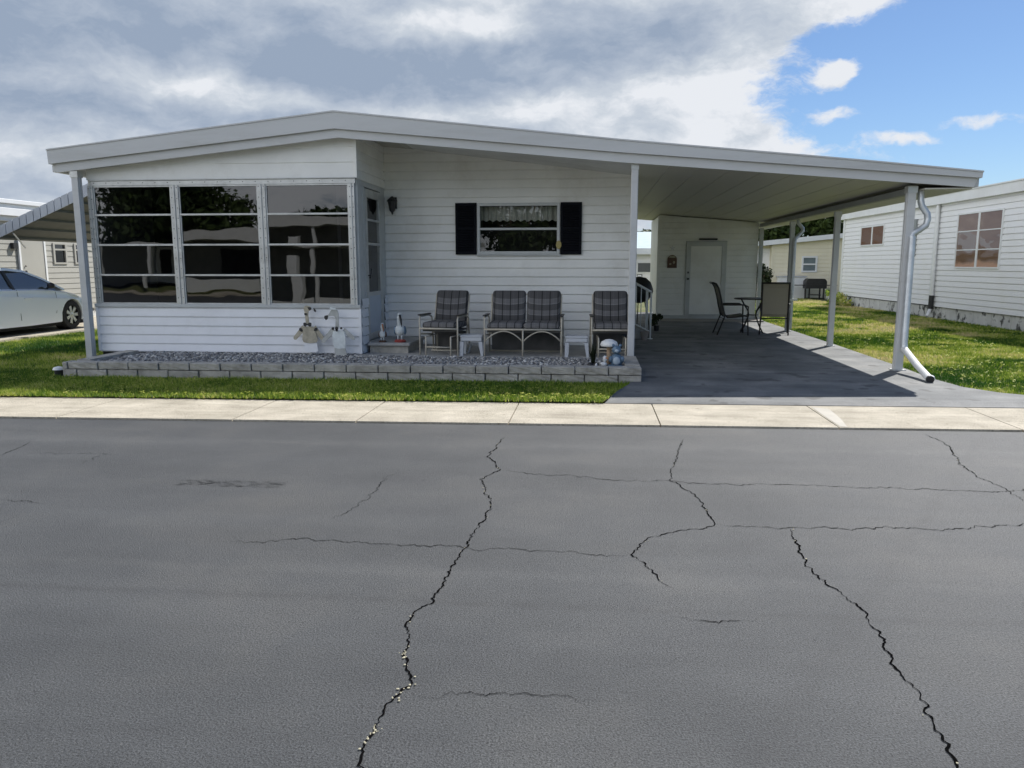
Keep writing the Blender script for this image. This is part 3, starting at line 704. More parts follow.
for i in range(3):
    a_ = mull[i][1]; b_ = mull[i + 1][0]
    mb = MB()
    for z in (2.214, 1.779, 1.338): mb.box(a_, b_, EY - .022, EY + .02, z - .014, z + .014)
    mb.box(a_, b_, EY - .018, EY + .02, .912, .93); mb.box(a_, b_, EY - .018, EY + .02, 2.61, 2.632); mb.box(a_ , a_ + .018, EY - .016, EY + .018, .93, 2.61); mb.box(b_ - .018, b_, EY - .016, EY + .018, .93, 2.61)
    mb.bevel(.003)
    w = mb.build('sunroom_window', M['alu'], H)
    zs = [.93, 1.324, 1.352, 1.765, 1.793, 2.2, 2.228, 2.61]
    for k in range(0, 8, 2):
        t1, t2 = random.uniform(-.004, .004), random.uniform(-.006, .006)
        mb = MB(); mb.quad((a_ + .018, EY + t1, zs[k]), (b_ - .018, EY - t1, zs[k]), (b_ - .018, EY - t1 + t2, zs[k + 1]), (a_ + .018, EY + t1 + t2, zs[k + 1]))
        mb.build('pane', M['vinyl'], w)
# inside of sunroom
mb = MB(); mb.box(EX0 + .02, EX1 - .06, EY + .1, WY + .5, .02, .35); mb.build('floor', M['interior'], H)
mb = MB(); mb.box(EX0 - .01, EX0 + .02, EY + .031, 13.0, .2, 2.86); mb.build('wall', M['siding'], H)
mb = MB(); mb.box(EX0 + .02, EX1 - .05, 12.6, 12.66, .3, 3.1); mb.box(EX0 + .022, EX1 - .05, EY + .12, 12.6, 2.75, 2.78); mb.build('inner_panel', M['interior'], H)
# side of sunroom (faces the patio): jambs, screen door
mb = siding(MB(), (EX1, 0, 0), (0, 1, 0), (1, 0, 0), EY, WY - .02, 2.70, 3.5, pitch=.139, lap=.015)
mb.clip(Vector((EX1, 0, 3.345)), Vector((0, 0, 1))); mb.build('wall', M['siding'], H)
mb = siding(MB(), (EX1, 0, 0), (0, 1, 0), (1, 0, 0), EY + .02, 11.30, 0.2, .90, pitch=.1345); mb.build('wall', M['siding_blue'], H)
mb = siding(MB(), (EX1, 0, 0), (0, 1, 0), (1, 0, 0), 12.24, WY - .02, 0.2, .95, pitch=.1345); mb.build('wall', M['siding_blue'], H)
mb = MB()
mb.box(EX1 - .05, EX1 + .004, EY + .03, WY - .02, 2.62, 2.698)
mb.box(EX1 - .05, EX1 + .006, EY + .03, 11.2, .9, 2.62); mb.box(EX1 - .05, EX1 + .012, 11.2, 11.30, .36, 2.62)
mb.box(EX1 - .05, EX1 + .012, 12.15, 12.24, .36, 2.62); mb.box(EX1 - .05, EX1 + .004, 12.241, WY - .02, .952, 2.62)
mb.box(EX1 - .05, EX1 + .03, 11.30, 12.15, .28, .345)
mb.bevel(.003); mb.build('door_frame', M['trim'], H)
mb = MB(); x0 = EX1 - .03; x1 = EX1 + .018
for y0, y1, z0, z1 in ((11.31, 11.40, .36, 2.60), (12.05, 12.14, .36, 2.60), (11.40, 12.05, 2.48, 2.60), (11.40, 12.05, .36, .46), (11.40, 12.05, 1.02, 1.08), (11.40, 12.05, 1.78, 1.82), (11.40, 12.05, 2.14, 2.17)):
    mb.box(x0, x1, y0, y1, z0, z1)
mb.bevel(.003); dr = mb.build('screen_door', M['alu'], H)
mb = MB(); mb.box(x0 + .01, x1 - .01, 11.40, 12.05, .46, 1.02); mb.build('kick_panel', M['doorpanel'], dr)
mb = MB(); mb.quad((EX1, 11.4, 1.08), (EX1, 12.05, 1.08), (EX1, 12.05, 2.48), (EX1, 11.4, 2.48)); mb.build('pane', M['pane'], dr)
mb = MB(); mb.tube([(x1, 11.355, 1.33), (x1 + .04, 11.355, 1.33), (x1 + .045, 11.37, 1.43)], .01); mb.ball((x1 + .03, 11.355, 1.30), .018, 1); mb.build('handle', M['black'], dr)
mb = MB(); mb.box(EX1 - .35, EX1 - .3, 11.1, 12.5, .3, 2.6); mb.build('inner_panel', mat('inner_blind', (0.3, 0.3, 0.28), 0.9), H)

# ---------- posts and downspouts
def post(x, y, z0, z1, s=.075):
    mb = MB(); mb.box(x - s / 2, x + s / 2, y - s / 2, y + s / 2, z0, z1)
    mb.box(x - s / 2 - .006, x + s / 2 + .006, y - s * .22, y + s * .22, z0, z1)
    mb.bevel(.004); p = mb.build('post', M['fascia'], H)
    MB().box(x - s * .8, x + s * .8, y - s * .8, y + s * .8, z0, z0 + .012).build('base_plate', M['alu'], p)
    MB().box(x - s * .6, x + s * .6, y - s * .6, y + s * .6, z1 - .09, z1 - .002).build('bracket', M['alu'], p)
    return p
post(-7.49, 10.82, .03, 2.83, .10)
post(0.56, 10.87, .19, 2.85, .085)
post(4.20, 10.97, .06, 2.52, .105)
post(4.225, 14.12, .06, 2.40, .09)
p3 = post(4.245, 17.25, .06, 2.40, .09)
mb = MB(); mb.box(4.16, 4.40, 17.12, 17.2, .72, .76); mb.build('bracket', M['white'], p3)
mb = MB(); mb.box(4.20, 4.29, 20.25, 20.335, .06, 2.40); mb.build('post', M['trim'], H)
# near right downspout: offset under the gutter, down the post, kicked out over the drive
mb = MB()
mb.tube([(4.90, 10.98, 2.50), (4.9, 10.98, 2.40)], .04)
mb = MB()
mb.tube([(4.345, 11.02, 2.47), (4.345, 11.0, 2.33), (4.36, 10.99, 2.26), (4.43, 10.98, 2.16), (4.44, 10.97, 2.09), (4.42, 10.965, 2.01), (4.33, 10.955, 1.945), (4.25, 10.95, 1.90), (4.235, 10.945, 1.84)], .042, 12)
mb.tube([(4.235, 10.905, 1.86), (4.225, 10.875, 1.6), (4.225, 10.87, .44), (4.225, 10.85, .36)], .045, 12)
mb.build('downspout', M['galv'], H, smooth='auto')
mb = MB(); mb.tube([(4.225, 10.865, .37), (4.19, 10.3, .205), (4.155, 9.84, .105)], .044, 12, caps=False)
mb.tube([(4.19, 9.86, .11), (4.155, 9.825, .103)], .040, 10)
k = mb.build('downspout', M['white'], H, smooth='auto')
mb = MB(); mb.tube([(4.154, 9.835, .104), (4.152, 9.80, .098)], [.046, .046], 12); mb.build('end_cap', M['black'], k)
mb = MB()
mb.tube([(4.36, 17.3, 2.47), (4.37, 17.28, 2.36), (4.46, 17.27, 2.25), (4.46, 17.26, 2.19), (4.36, 17.25, 2.08), (4.30, 17.2, 2.03), (4.29, 17.19, 1.95), (4.29, 17.19, .12)], .04, 10)
mb.build('downspout', M['galv'], H, smooth='auto')
# left downspout beside left post, kicked out past the planter
t = thing('garden_spotlight', 'small white capped black garden light in grass at the planter corner', 'garden light', (-7.0, 9.42, .04))
mb = MB(); mb.lathe([(.001, .0), (.05, .0), (.055, .07), (.001, .075)], (-7.0, 9.42, .04), 12); mb.build('housing', M['black'], t)
mb = MB(); mb.lathe([(.001, .085), (.075, .08), (.06, .11), (.001, .125)], (-7.0, 9.42, .04), 14); mb.build('cap', M['white'], t, smooth='auto')

# roof vent cap seen at the roof edge
mb = MB(); mb.lathe([(.05, 0), (.05, .05), (.08, .05), (.07, .09), (.02, .1)], (4.35, 11.4, 2.68), 12); mb.build('roof_vent', M['galv'], H)

# ================================================================== STEP + ORNAMENTS
st = thing('door_step', 'low grey concrete step below the sunroom screen door', 'step', (-2.95, 11.6, .19))
mb = MB(); mb.box(-3.3, -2.66, 11.1, 12.2, .30, .345); mb.bevel(.008); mb.build('tread', M['slab'], st)
mb = MB(); mb.box(-3.28, -2.70, 11.16, 12.18, .19, .299); mb.build('riser', M['block'], st)

def pelican(name, label, cat, x, y, z, s, facing=1, basem='red', parent_mats=True):
    t = thing(name, label, cat, (x, y, z), 0, 'bird figurines on the door step')
    def T(p): return (x + p[0] * s * facing, y + p[1] * s, z + p[2] * s)
    mb = MB(); mb.lathe([(.001, 0), (.15 * s, 0), (.16 * s, .03 * s), (.12 * s, .07 * s), (.001, .08 * s)], (x, y, z), 14); mb.build('base', M[basem], t, smooth='auto')
    mb = MB()
    mb.ball(T((0, 0, .32)), .15 * s, 2, (.95, .8, 1.05))
    mb.tube([T((0, 0, .38)), T((-.02, -.02, .52)), T((-.03, -.03, .62)), T((0.0, -.03, .70))], [.08 * s, .045 * s, .04 * s, .05 * s], 10)
    mb.ball(T((0.01, -.03, .72)), .062 * s, 2)
    mb.tube([T((-.05, -.03, .2)), T((-.05, -.03, .05))], .02 * s, 6); mb.tube([T((.05, -.03, .2)), T((.05, -.03, .05))], .02 * s, 6)
    mb.build('body', M['whitewood'], t, smooth=True)
    mb = MB(); mb.tube([T((.02, -.07, .73)), T((.06, -.11, .60)), T((.08, -.13, .42))], [.03 * s, .028 * s, .008 * s], 8); mb.build('bill', M['black'] if basem == 'red' else M['orange'], t, smooth=True)
    for q in (.13, -.13): MB().ball(T((q, .02, .31)), .1 * s, 2, (.4, .8, 1.2)).build('wing', M['slateblue'] if basem == 'red' else M['brown'], t, smooth=True)
    return t
pelican('pelican_figurine', 'larger white pelican figurine on red base, standing on the door step', 'figurine', -2.84, 11.25, .345, .56)
pelican('gull_figurine', 'smaller white and brown bird figurine left of the pelican on the step', 'figurine', -3.10, 11.22, .345, .37, 1, 'brown')

# cut-out garden birds (flat painted plywood in reality)
def cut(poly, y0, th=.014, k=None):
    mb = MB(); mb.prism([BW(p) for p in poly], 'y', y0, y0 + th); mb.bevel(.002); return mb
def BW(p): return (-4.37 + (p[0] - 0) * .001118 - .0, 0.985 - (p[1]) * .001135)
def taper(p, q, wa, wb, n=3):
    p = Vector(p); q = Vector(q); d = (q - p).normalized(); nn = Vector((-d.y, d.x))
    pts = [tuple(p + nn * wa), tuple(q + nn * wb), tuple(q + d * wb * .7 + nn * wb * .4), tuple(q + d * wb * .7 - nn * wb * .4), tuple(q - nn * wb), tuple(p - nn * wa)]
    return pts
b1 = thing('bird_cutout', 'tan plywood bird cutout with black bow tie against the white sunroom wall', 'garden ornament', (-4.07, 10.8, .17), 0, 'pair of plywood bird cutouts')
y = 10.79
cut([(205, 335), (310, 335), (345, 380), (362, 440), (378, 500), (365, 535), (320, 545), (275, 548), (225, 545), (185, 535), (172, 500), (178, 440), (185, 380)], y).build('body', M['tanwood'], b1)
cut([(228, 300), (222, 200), (215, 150), (205, 115), (215, 80), (240, 68), (275, 75), (302, 90), (310, 112), (290, 132), (268, 140), (262, 200), (272, 300)], y + .001).build('head', M['tanwood'], b1)
cut([(262, 90), (295, 88), (312, 108), (300, 128), (284, 128), (272, 112)], y - .013, .012).build('eye_patch', M['black'], b1)
cut([(312, 92), (335, 104), (338, 112), (312, 108)], y - .001).build('beak', M['whitewood'], b1)
cut([(335, 104), (352, 108), (372, 138), (366, 152), (345, 140)], y - .002).build('beak_tip', M['black'], b1)
cut([(216, 165), (246, 165), (246, 190), (218, 190)], y - .013, .012).build('neck_band', M['black'], b1)
cut([(200, 288), (222, 284), (250, 305), (280, 284), (304, 288), (304, 328), (280, 336), (250, 318), (222, 336), (200, 326)], y - .016, .014).build('bow_tie', M['black'], b1)
for pp, qq, bd in (((200, 345), (68, 490), [(138, 358), (155, 352), (184, 388), (172, 404), (150, 398), (134, 378)]), ((325, 345), (455, 510), [(332, 380), (352, 350), (378, 352), (376, 378), (352, 392), (336, 392)])):
    w = cut(taper(pp, qq, 34, 24), y + .012, .012).build('wing', M['tanwood'], b1)
    cut(bd, y - .004, .014).build('wing_band', M['black'], w)
cut([(190, 548), (362, 548), (372, 650), (330, 668), (215, 668), (180, 650)], y + .013, .011).build('skirt', M['siding_blue'], b1)
b2 = thing('bird_cutout', 'grey and white plywood bird cutout with white dress and drooping beak by corner', 'garden ornament', (-3.6, 10.8, .17), 0, 'pair of plywood bird cutouts')
y = 10.74
cut([(600, 392), (640, 376), (720, 378), (752, 395), (765, 470), (765, 560), (756, 604), (680, 612), (614, 604), (598, 540), (592, 460)], y).build('body', M['whitewood'], b2)
cut([(614, 606), (756, 606), (775, 685), (735, 700), (660, 704), (612, 690)], y + .004).build('skirt', M['greywood'], b2)
cut([(636, 340), (642, 240), (632, 205), (604, 196), (572, 198), (538, 206), (526, 192), (556, 172), (572, 140), (600, 112), (640, 108), (672, 130), (684, 170), (680, 240), (684, 340)], y + .001).build('head', M['greywood'], b2)
cut([(538, 186), (545, 204), (534, 238), (514, 250), (492, 222), (498, 194), (520, 190)], y - .002).build('beak_tip', M['black'], b2)
cut([(570, 96), (590, 82), (618, 96), (640, 92), (664, 104), (656, 122), (616, 116), (584, 116)], y - .014, .013).build('hair_bow', M['whitewood'], b2)
for c, r in (((606, 355), 17), ((655, 352), 22), ((655, 374), 16), ((715, 350), 14)):
    cut([(c[0] + r * math.cos(a), c[1] + r * 1.1 * math.sin(a)) for a in np.arange(0, 6.28, .8)], y - .015, .014).build('necklace_bead', M['black'], b2)
cut(taper((608, 366), (462, 520), 32, 26), y + .014, .012).build('wing', M['greywood'], b2)
cut(taper((735, 372), (868, 480), 30, 24), y + .014, .012).build('wing', M['greywood'], b2)
mb = MB(); mb.box(-3.60, -3.575, y + .016, y + .03, .14, .32); mb.build('stake', M['greywood'], b2)
mb = MB(); mb.box(-4.07, -4.045, 10.805, 10.818, .14, .34); mb.build('stake', M['greywood'], b1)

# mushroom + resin animal + dark ornament in gravel near the right post
OX, OY = .30, 10.02
t = thing('mushroom_ornament', 'white capped garden mushroom on tan stem in the gravel by the post', 'garden ornament', (OX - .06, OY + .1, .17))
mb = MB(); mb.lathe([(.045, 0), (.032, .12), (.03, .27)], (OX - .06, OY + .1, .17), 12); mb.build('stem', M['stem'], t, smooth=True)
mb = MB(); mb.lathe([(.03, .255), (.11, .265), (.118, .285), (.10, .325), (.05, .352), (.005, .36)], (OX - .06, OY + .1, .17), 18); mb.build('cap', M['white'], t, smooth=True)
t = thing('animal_ornament', 'slate blue seated garden animal figurine beside the mushroom', 'garden ornament', (OX + .035, OY, .17))
ax = OX + .035
mb = MB(); mb.ball((ax, OY, .265), .085, 2, (1, .8, 1.05)); mb.ball((ax, OY - .02, .40), .058, 2, (1.05, .9, .95)); mb.ball((ax - .045, OY, .455), .024, 1); mb.ball((ax + .045, OY, .455), .024, 1)
mb.ball((ax - .075, OY - .04, .28), .03, 1, (1, 1, 1.6)); mb.ball((ax + .075, OY - .04, .28), .03, 1, (1, 1, 1.6)); mb.build('body', M['slateblue'], t, smooth=True)
mb = MB(); mb.ball((ax, OY - .075, .262), .05, 2, (1, .5, 1.1)); mb.ball((ax, OY - .07, .392), .028, 1, (1.2, .6, .9)); mb.build('belly', M['paleblue'], t, smooth=True)
mb = MB(); mb.box(ax - .11, ax + .08, OY - .10, OY + .06, .165, .205); mb.bevel(.01, 2); mb.build('base', M['slateblue'], t)
t = thing('goose_ornament', 'small white goose ornament left of the seated blue figurine', 'garden ornament', (OX - .12, OY - .04, .17))
mb = MB(); mb.ball((OX - .13, OY - .04, .215), .04, 2, (1.2, .8, .8)); mb.ball((OX - .115, OY - .04, .285), .034, 2, (.9, .7, 1.3)); mb.build('body', M['white'], t, smooth=True)
mb = MB(); mb.tube([(OX - .10, OY - .06, .30), (OX - .075, OY - .08, .29)], [.01, .003], 6); mb.build('beak', M['orange'], t)
t = thing('planted_boot_ornament', 'dark spiky plant in a black and white ornament at gravel edge', 'garden ornament', (OX - .27, OY - .06, .17))
mb = MB(); mb.ball((OX - .30, OY - .06, .20), .045, 2, (1, 1, .9)); mb.ball((OX - .23, OY - .06, .20), .045, 2, (1, 1, .9)); mb.build('pot', M['black'], t, smooth=True)
mb = MB(); mb.ball((OX - .225, OY - .10, .21), .022, 1, (.8, .6, 1.3)); mb.build('spot', M['white'], t, smooth=True)
mb = MB()
for k in range(34):
    a = random.random() * 6.28; e = random.uniform(.02, .09); h = random.uniform(.12, .34)
    b0 = Vector((OX - .265 + random.uniform(-.02, .02), OY - .06, .22)); tip = b0 + Vector((e * math.cos(a), e * math.sin(a), h)); n = Vector((-math.sin(a), math.cos(a), 0)) * .008
    mb.quad(b0 - n, b0 + n, (b0 + tip) / 2 + n * 1.4 + Vector((0, 0, .02)), tip)
o = mb.build('leaves', M['leaf2'], t)

# ================================================================== PATIO FURNITURE
def arc(p0, p1, sag, n=10):
    return [(p0[0] + (p1[0] - p0[0]) * i / n, p0[1], p0[2] + sag * 4 * (i / n) * (1 - i / n)) for i in range(n + 1)]
def glider(name, label, cat, W, seats, loc, rz, group=None, style=0):
    t = thing(name, label, cat, loc, rz, group)
    h = W / 2; r = .0125
    tilt = Matrix.Rotation(R(-14), 3, 'X')
    # frame (origin: centre of front, on slab; +y is back)
    mb = MB()
    for s in (-1, 1):
        mb.tube([(s * h, 0, 0), (s * h, 0, .52), (s * h, .03, .56), (s * h, .40, .56), (s * h, .50, .52), (s * h, .56, 0.0)], r, 8)
        mb.tube([(s * h, 0, .31), (s * h, .52, .26)], r, 8)
        mb.tube([(s * (h - .03), .50, .28), (s * (h - .03), .66, .86)], r, 8)
    for zz, yy in ((.385, -.0),): mb.tube([(-h, yy, zz), (h, yy, zz)], .014, 8)
    mb.tube([(-h + .03, .66, .86), (h - .03, .66, .86)], r, 8)
    mb.tube([(-h, .56, .02), (h, .56, .02)], r, 8)
    mb.build('frame', M['tan_metal'], t, smooth=True, local=True)
    if style == 0:
        mb = MB()   # glider base: short inner legs with two rungs
        for s in (-1, 1): mb.tube([(s * (h - .10), -.02, 0), (s * (h - .10), -.02, .27), (s * (h - .10), .45, .27), (s * (h - .10), .45, 0)], r, 8)
        mb.tube([(-h + .1, -.02, .12), (h - .1, -.02, .12)], .01, 8); mb.tube([(-h + .1, .2, .05), (h - .1, .2, .05)], .01, 8)
        mb.build('glider_base', M['tan_metal'], t, smooth=True, local=True)
    else:
        mb = MB(); mb.tube([(0, 0, 0), (0, 0, .385)], r, 8)
        for s in (-1, 1): mb.tube(arc((s * .01, 0, .22), (s * (h - .01), 0, .22), .14, 14), .009, 8)
        mb.build('arched_apron', M['tan_metal'], t, smooth=True, local=True)
    for s in (-1, 1): MB().box(s * h - .028, s * h + .028, -.01, .42, .572, .59).bevel(.006).build('armrest', M['iron'], t, local=True)
    # dark woven support under the cushions
    mb = MB(); mb.box(-h + .03, h - .03, .04, .55, .34, .365); mb.box(-h + .04, h - .04, .5, .53, .04, .32); mb.build('seat_support', M['interior'], t, local=True)
    cw = (W - .06) / seats
    for i in range(seats):
        x0 = -h + .03 + i * cw + .004; x1 = x0 + cw - .008
        soft_box(x0, x1, .0, .56, .385, .475, .035, puff=.018).build('seat_cushion', M['plaid'], t, smooth=True, local=True)
        soft_box(x0 + .005, x1 - .005, .50, .60, .44, .93, .045, tilt, Vector((0, .55, .44)), .02).build('back_cushion', M['plaid'], t, smooth=True, local=True)
    return t
glider('glider_chair', 'plaid cushioned metal glider chair angled beside the door step', 'chair', .58, 1, (-2.19, 10.93, .19), R(-9), 'plaid cushioned patio seats')
glider('glider_loveseat', 'two seat plaid cushioned bench with arched metal apron between the small tables', 'bench', 1.10, 2, (-.965, 10.90, .19), 0, 'plaid cushioned patio seats', 1)
glider('glider_chair', 'plaid cushioned metal glider chair at right end behind the white post', 'chair', .58, 1, (.30, 10.92, .19), R(2), 'plaid cushioned patio seats')
def side_table(label, x, y):
    t = thing('side_table', label, 'side table', (x, y, .19), 0, 'small resin side tables')
    mb = MB(); mb.box(-.165, .165, 0, .33, .27, .295); mb.box(-.155, .155, .01, .32, .21, .27); mb.bevel(.012, 2); mb.build('tabletop', M['plastic'], t, local=True)
    for sx in (-1, 1):
        for sy in (0, 1):
            mb = MB(); yy = .03 + sy * .27
            x0 = sx * .135; mb.prism([(x0 - .028, .205), (x0 + .028, .205), (x0 + .028 + sx * .012, 0), (x0 - .012 + sx * .02, 0)], 'y', yy - .025, yy + .025); mb.bevel(.006)
            mb.build('leg', M['plastic'], t, local=True)
    return t
side_table('pale resin side table between the angled chair and the two seat bench', -1.715, 10.9)
side_table('pale resin side table between the two seat bench and right hand chair', -.20, 10.9)
t = thing('folded_stool', 'small pale stool stored beneath the left side table', 'stool', (-1.715, 11.25, .19))
mb = MB(); mb.box(-.09, .09, 0, .16, .12, .14); mb.build('seat', M['plastic'], t, local=True)
for s in (-1, 1):
    mb = MB(); mb.prism([(s * .06 - .012, .12), (s * .06 + .012, .12), (s * .10 + .012, 0), (s * .10 - .012, 0)], 'y', .01, .15); mb.build('leg', M['plastic'], t, local=True)

# ================================================================== SHED at the end of the carport
SY = 20.35
sh = thing('utility_shed', 'white sided utility shed with a plain door closing the end of the carport', 'shed', (2.95, 21.5, 0.06))
mb = siding(MB(), (0, SY, 0), (1, 0, 0), (0, -1, 0), 1.70, 4.18, 0.19, 2.8, pitch=.139, zref=.19, lap=.034)
mb.clip(Vector((.35, SY, 2.851 - .005)), Vector((.0817, 0, 1)).normalized()); mb.build('wall', M['siding'], sh)
mb = MB(); mb.prism([(1.71, .15), (4.17, .15), (4.17, 2.52), (1.71, 2.72)], 'y', SY + .002, 23.2); mb.build('wall', M['siding'], sh)
mb = MB(); mb.box(1.665, 1.735, SY - .03, SY + .05, .12, 2.72); mb.build('corner_trim', M['siding'], sh)
mb = MB(); mb.box(1.60, 4.30, SY - .55, SY + .5, .0, .10); mb.bevel(.01); mb.build('slab', M['beigestrip'], sh)
mb = MB(); mb.box(1.66, 4.2, SY - .03, SY + .03, .101, .188); mb.build('sill', M['trim'], sh)
mb = MB()
for x0, x1, z0, z1 in ((2.40, 2.51, .19, 2.06), (3.29, 3.40, .19, 2.06), (2.51, 3.29, 1.95, 2.06), (2.51, 3.29, .19, .22)): mb.box(x0, x1, SY - .06, SY - .0175, z0, z1)
for x0, x1, z0, z1 in ((2.385, 2.40, .19, 2.08), (3.40, 3.415, .19, 2.08), (2.385, 3.415, 2.06, 2.08)): mb.box(x0, x1, SY - .04, SY - .0175, z0, z1)
mb.bevel(.003); mb.build('door_frame', M['trim'], sh)
mb = siding(MB(), (0, SY - .036, 0), (1, 0, 0), (0, -1, 0), 2.515, 3.285, .222, 1.948, pitch=.139, zref=.19, lap=.015); d_ = mb.build('door', M['siding'], sh)
mb = MB(); mb.lathe([(.001, -.06), (.025, -.055), (.028, -.035), (.012, -.02), (.03, 0)], (2.455, SY - .05, 1.12), 12, 'y'); mb.box(2.435, 2.475, SY - .065, SY - .05, 1.26, 1.31); mb.build('handle', M['black'], d_)
mb = MB(); mb.box(2.70, 3.16, SY - .10, SY - .02, 2.10, 2.145); mb.bevel(.008); mb.build('strip_light', M['black'], sh)
t = thing('wall_plaque', 'dark brown arched decorative plaque hung left of the shed door', 'plaque', (2.045, SY - .04, 1.40))
pts = [(1.925, 1.40), (2.165, 1.40), (2.165, 1.62)] + [(2.045 + .12 * math.cos(a), 1.62 + .11 * math.sin(a)) for a in np.linspace(.2, PI - .2, 9)] + [(1.925, 1.62)]
mb = MB(); mb.prism(pts, 'y', SY - .045, SY - .02); mb.bevel(.004); mb.build('board', M['brown'], t)
mb = MB()
mb.prism([(1.96, 1.66), (2.13, 1.66), (2.11, 1.70), (1.98, 1.70)], 'y', SY - .052, SY - .0455)
mb.ball((2.09, SY - .05, 1.54), .03, 1, (1, .3, 1.4)); mb.ball((2.0, SY - .05, 1.50), .025, 1, (1.3, .3, 1))
mb.build('relief', M['tanwood'], t)
t = thing('wall_star', 'small pale star ornament above the brown plaque on the shed', 'wall ornament', (2.04, SY - .03, 1.9))
pts = [((.075 if k % 2 == 0 else .032) * math.sin(k * PI / 5) + 2.04, (.075 if k % 2 == 0 else .032) * math.cos(k * PI / 5) + 1.90) for k in range(10)]
mb = MB(); mb.prism(pts, 'y', SY - .04, SY - .02); mb.build('star', M['alu'], t)

# ================================================================== CARPORT FURNITURE
def sling_chair(label, loc, rz, m):
    t = thing('sling_chair', label, 'chair', loc, rz, 'sling chairs around the round table')
    h = .26
    prof = [(-.25, .38), (-.18, .40), (0.0, .37), (.16, .36), (.22, .42), (.26, .56), (.31, .78), (.36, .96), (.41, 1.04), (.46, 1.06)]
    for s in (-1, 1):
        mb = MB(); mb.tube([(s * h, a, b) for a, b in prof], .018, 8)
        mb.tube([(s * h, -.24, .38), (s * (h + .02), -.26, 0)], .015, 8)
        mb.tube([(s * h, .29, .66), (s * (h + .01), .22, .38), (s * (h + .02), .36, 0)], .015, 8)
        mb.tube([(s * h, .29, .62), (s * (h + .03), .1, .62), (s * (h + .03), -.16, .62), (s * (h + .03), -.24, .58), (s * h, -.24, .38)], .016, 8)
        mb.build('side_frame', M['iron'], t, smooth=True, local=True)
    mb = MB(); mb.tube([(-h, .46, 1.06), (h, .46, 1.06)], .018, 8); mb.tube([(-h, .22, .33), (h, .22, .33)], .012, 8); mb.build('crossbar', M['iron'], t, smooth=True, local=True)
    mb = MB()
    for (a, b), (c, d) in zip(prof, prof[1:]): mb.prism([(a, b), (c, d), (c, d + .006), (a, b + .006)], 'x', -h + .012, h - .012)
    mb.build('sling', m, t, local=True)
    return t
sling_chair('dark sling chair seen side on at left of the round table', (2.93, 16.35, .06), R(90) + PI * 0 + R(0), M['iron'])
sling_chair('taupe sling chair with its back turned, beside the carport post', (3.80, 16.55, .06), R(168), M['sling'])
t = thing('patio_table', 'round glass topped metal table under the carport between two sling chairs', 'table', (3.42, 16.9, .06))
mb = MB(); mb.lathe([(.36, .70), (.385, .70), (.385, .725), (.36, .725)], (3.42, 16.9, .06), 32); mb.build('rim', M['iron'], t, smooth='auto')
mb = MB(); mb.lathe([(.001, .712), (.365, .712), (.365, .718), (.001, .718)], (3.42, 16.9, .06), 32); mb.build('tabletop', M['tableglass'], t)
for k in range(4):
    a = R(35 + 90 * k); c, s = math.cos(a), math.sin(a); mb = MB()
    mb.tube([(3.42 + c * r_, 16.9 + s * r_, .06 + z) for r_, z in ((.33, .70), (.27, .62), (.12, .45), (.10, .36), (.2, .16), (.32, .0))], .014, 8)
    mb.build('leg', M['iron'], t, smooth=True)
mb = MB(); mb.lathe([(.11, .36), (.125, .36), (.125, .375), (.11, .375)], (3.42, 16.9, .06), 20); mb.build('ring', M['iron'], t)

t = thing('stair_railing', 'white metal stair railing beside the side door behind the white post', 'railing', (1.10, 15.3, .06))
mb = MB()
mb.tube([(1.145, 15.10, .06), (1.145, 15.10, .96)], .018, 8); mb.lathe([(.05, 0), (.05, .012)], (1.145, 15.10, .06), 12)
mb.tube([(1.145, 15.10, .965), (.62, 15.10, 1.26)], .022, 8); mb.tube([(1.145, 15.10, .20), (.62, 15.1, .46)], .014, 8)
for x in (1.05, .955, .86, .765, .67): mb.tube([(x, 15.1, .20 + (1.145 - x) * .5), (x, 15.1, .96 + (1.145 - x) * .56)], .010, 6)
mb.build('rail', M['white'], t, smooth=True)
mb = MB(); mb.tube([(1.145, 16.1, .06), (1.145, 16.1, .96)], .018, 8); mb.tube([(1.145, 16.10, .965), (.62, 16.10, 1.26)], .022, 8); mb.build('rail', M['white'], t, smooth=True)
t = thing('side_door_steps', 'grey concrete steps up to the side door inside the carport', 'steps', (.85, 15.6, .06))
mb = MB(); mb.box(.60, 1.10, 15.16, 16.04, .0, .24); mb.box(.60, .86, 15.16, 16.04, .24, .42); mb.bevel(.008); mb.build('treads', M['slab'], t)
t = thing('kettle_grill', 'black covered kettle grill behind the white stair railing', 'grill', (1.0, 16.55, .06))
mb = MB(); mb.lathe([(.02, .62), (.17, .66), (.27, .78), (.29, .86)], (1.0, 16.55, .06), 20); mb.build('bowl', M['black'], t, smooth='auto')
mb = MB(); mb.lathe([(.295, .86), (.29, .92), (.24, 1.06), (.14, 1.15), (.02, 1.18)], (1.0, 16.55, .06), 20); mb.tube([(.95, 16.55, 1.24), (.95, 16.55, 1.28), (1.05, 16.55, 1.28), (1.05, 16.55, 1.24)], .01, 6); mb.build('lid', M['black'], t, smooth='auto')
for k in range(3):
    a = R(20 + 120 * k); mb = MB(); mb.tube([(1.0 + .13 * math.cos(a), 16.55 + .13 * math.sin(a), .72), (1.0 + .28 * math.cos(a), 16.55 + .28 * math.sin(a), .06)], .012, 6); mb.build('leg', M['iron'], t)
t = thing('flower_pot', 'small grey clay pot at the foot of the stair railing', 'plant pot', (1.04, 14.98, .06))
mb = MB(); mb.lathe([(.001, 0), (.055, 0), (.08, .14), (.088, .14), (.088, .165), (.07, .165), (.06, .12), (.001, .12)], (1.02, 14.9, .06), 16); mb.build('pot', M['terracotta'], t, smooth='auto')

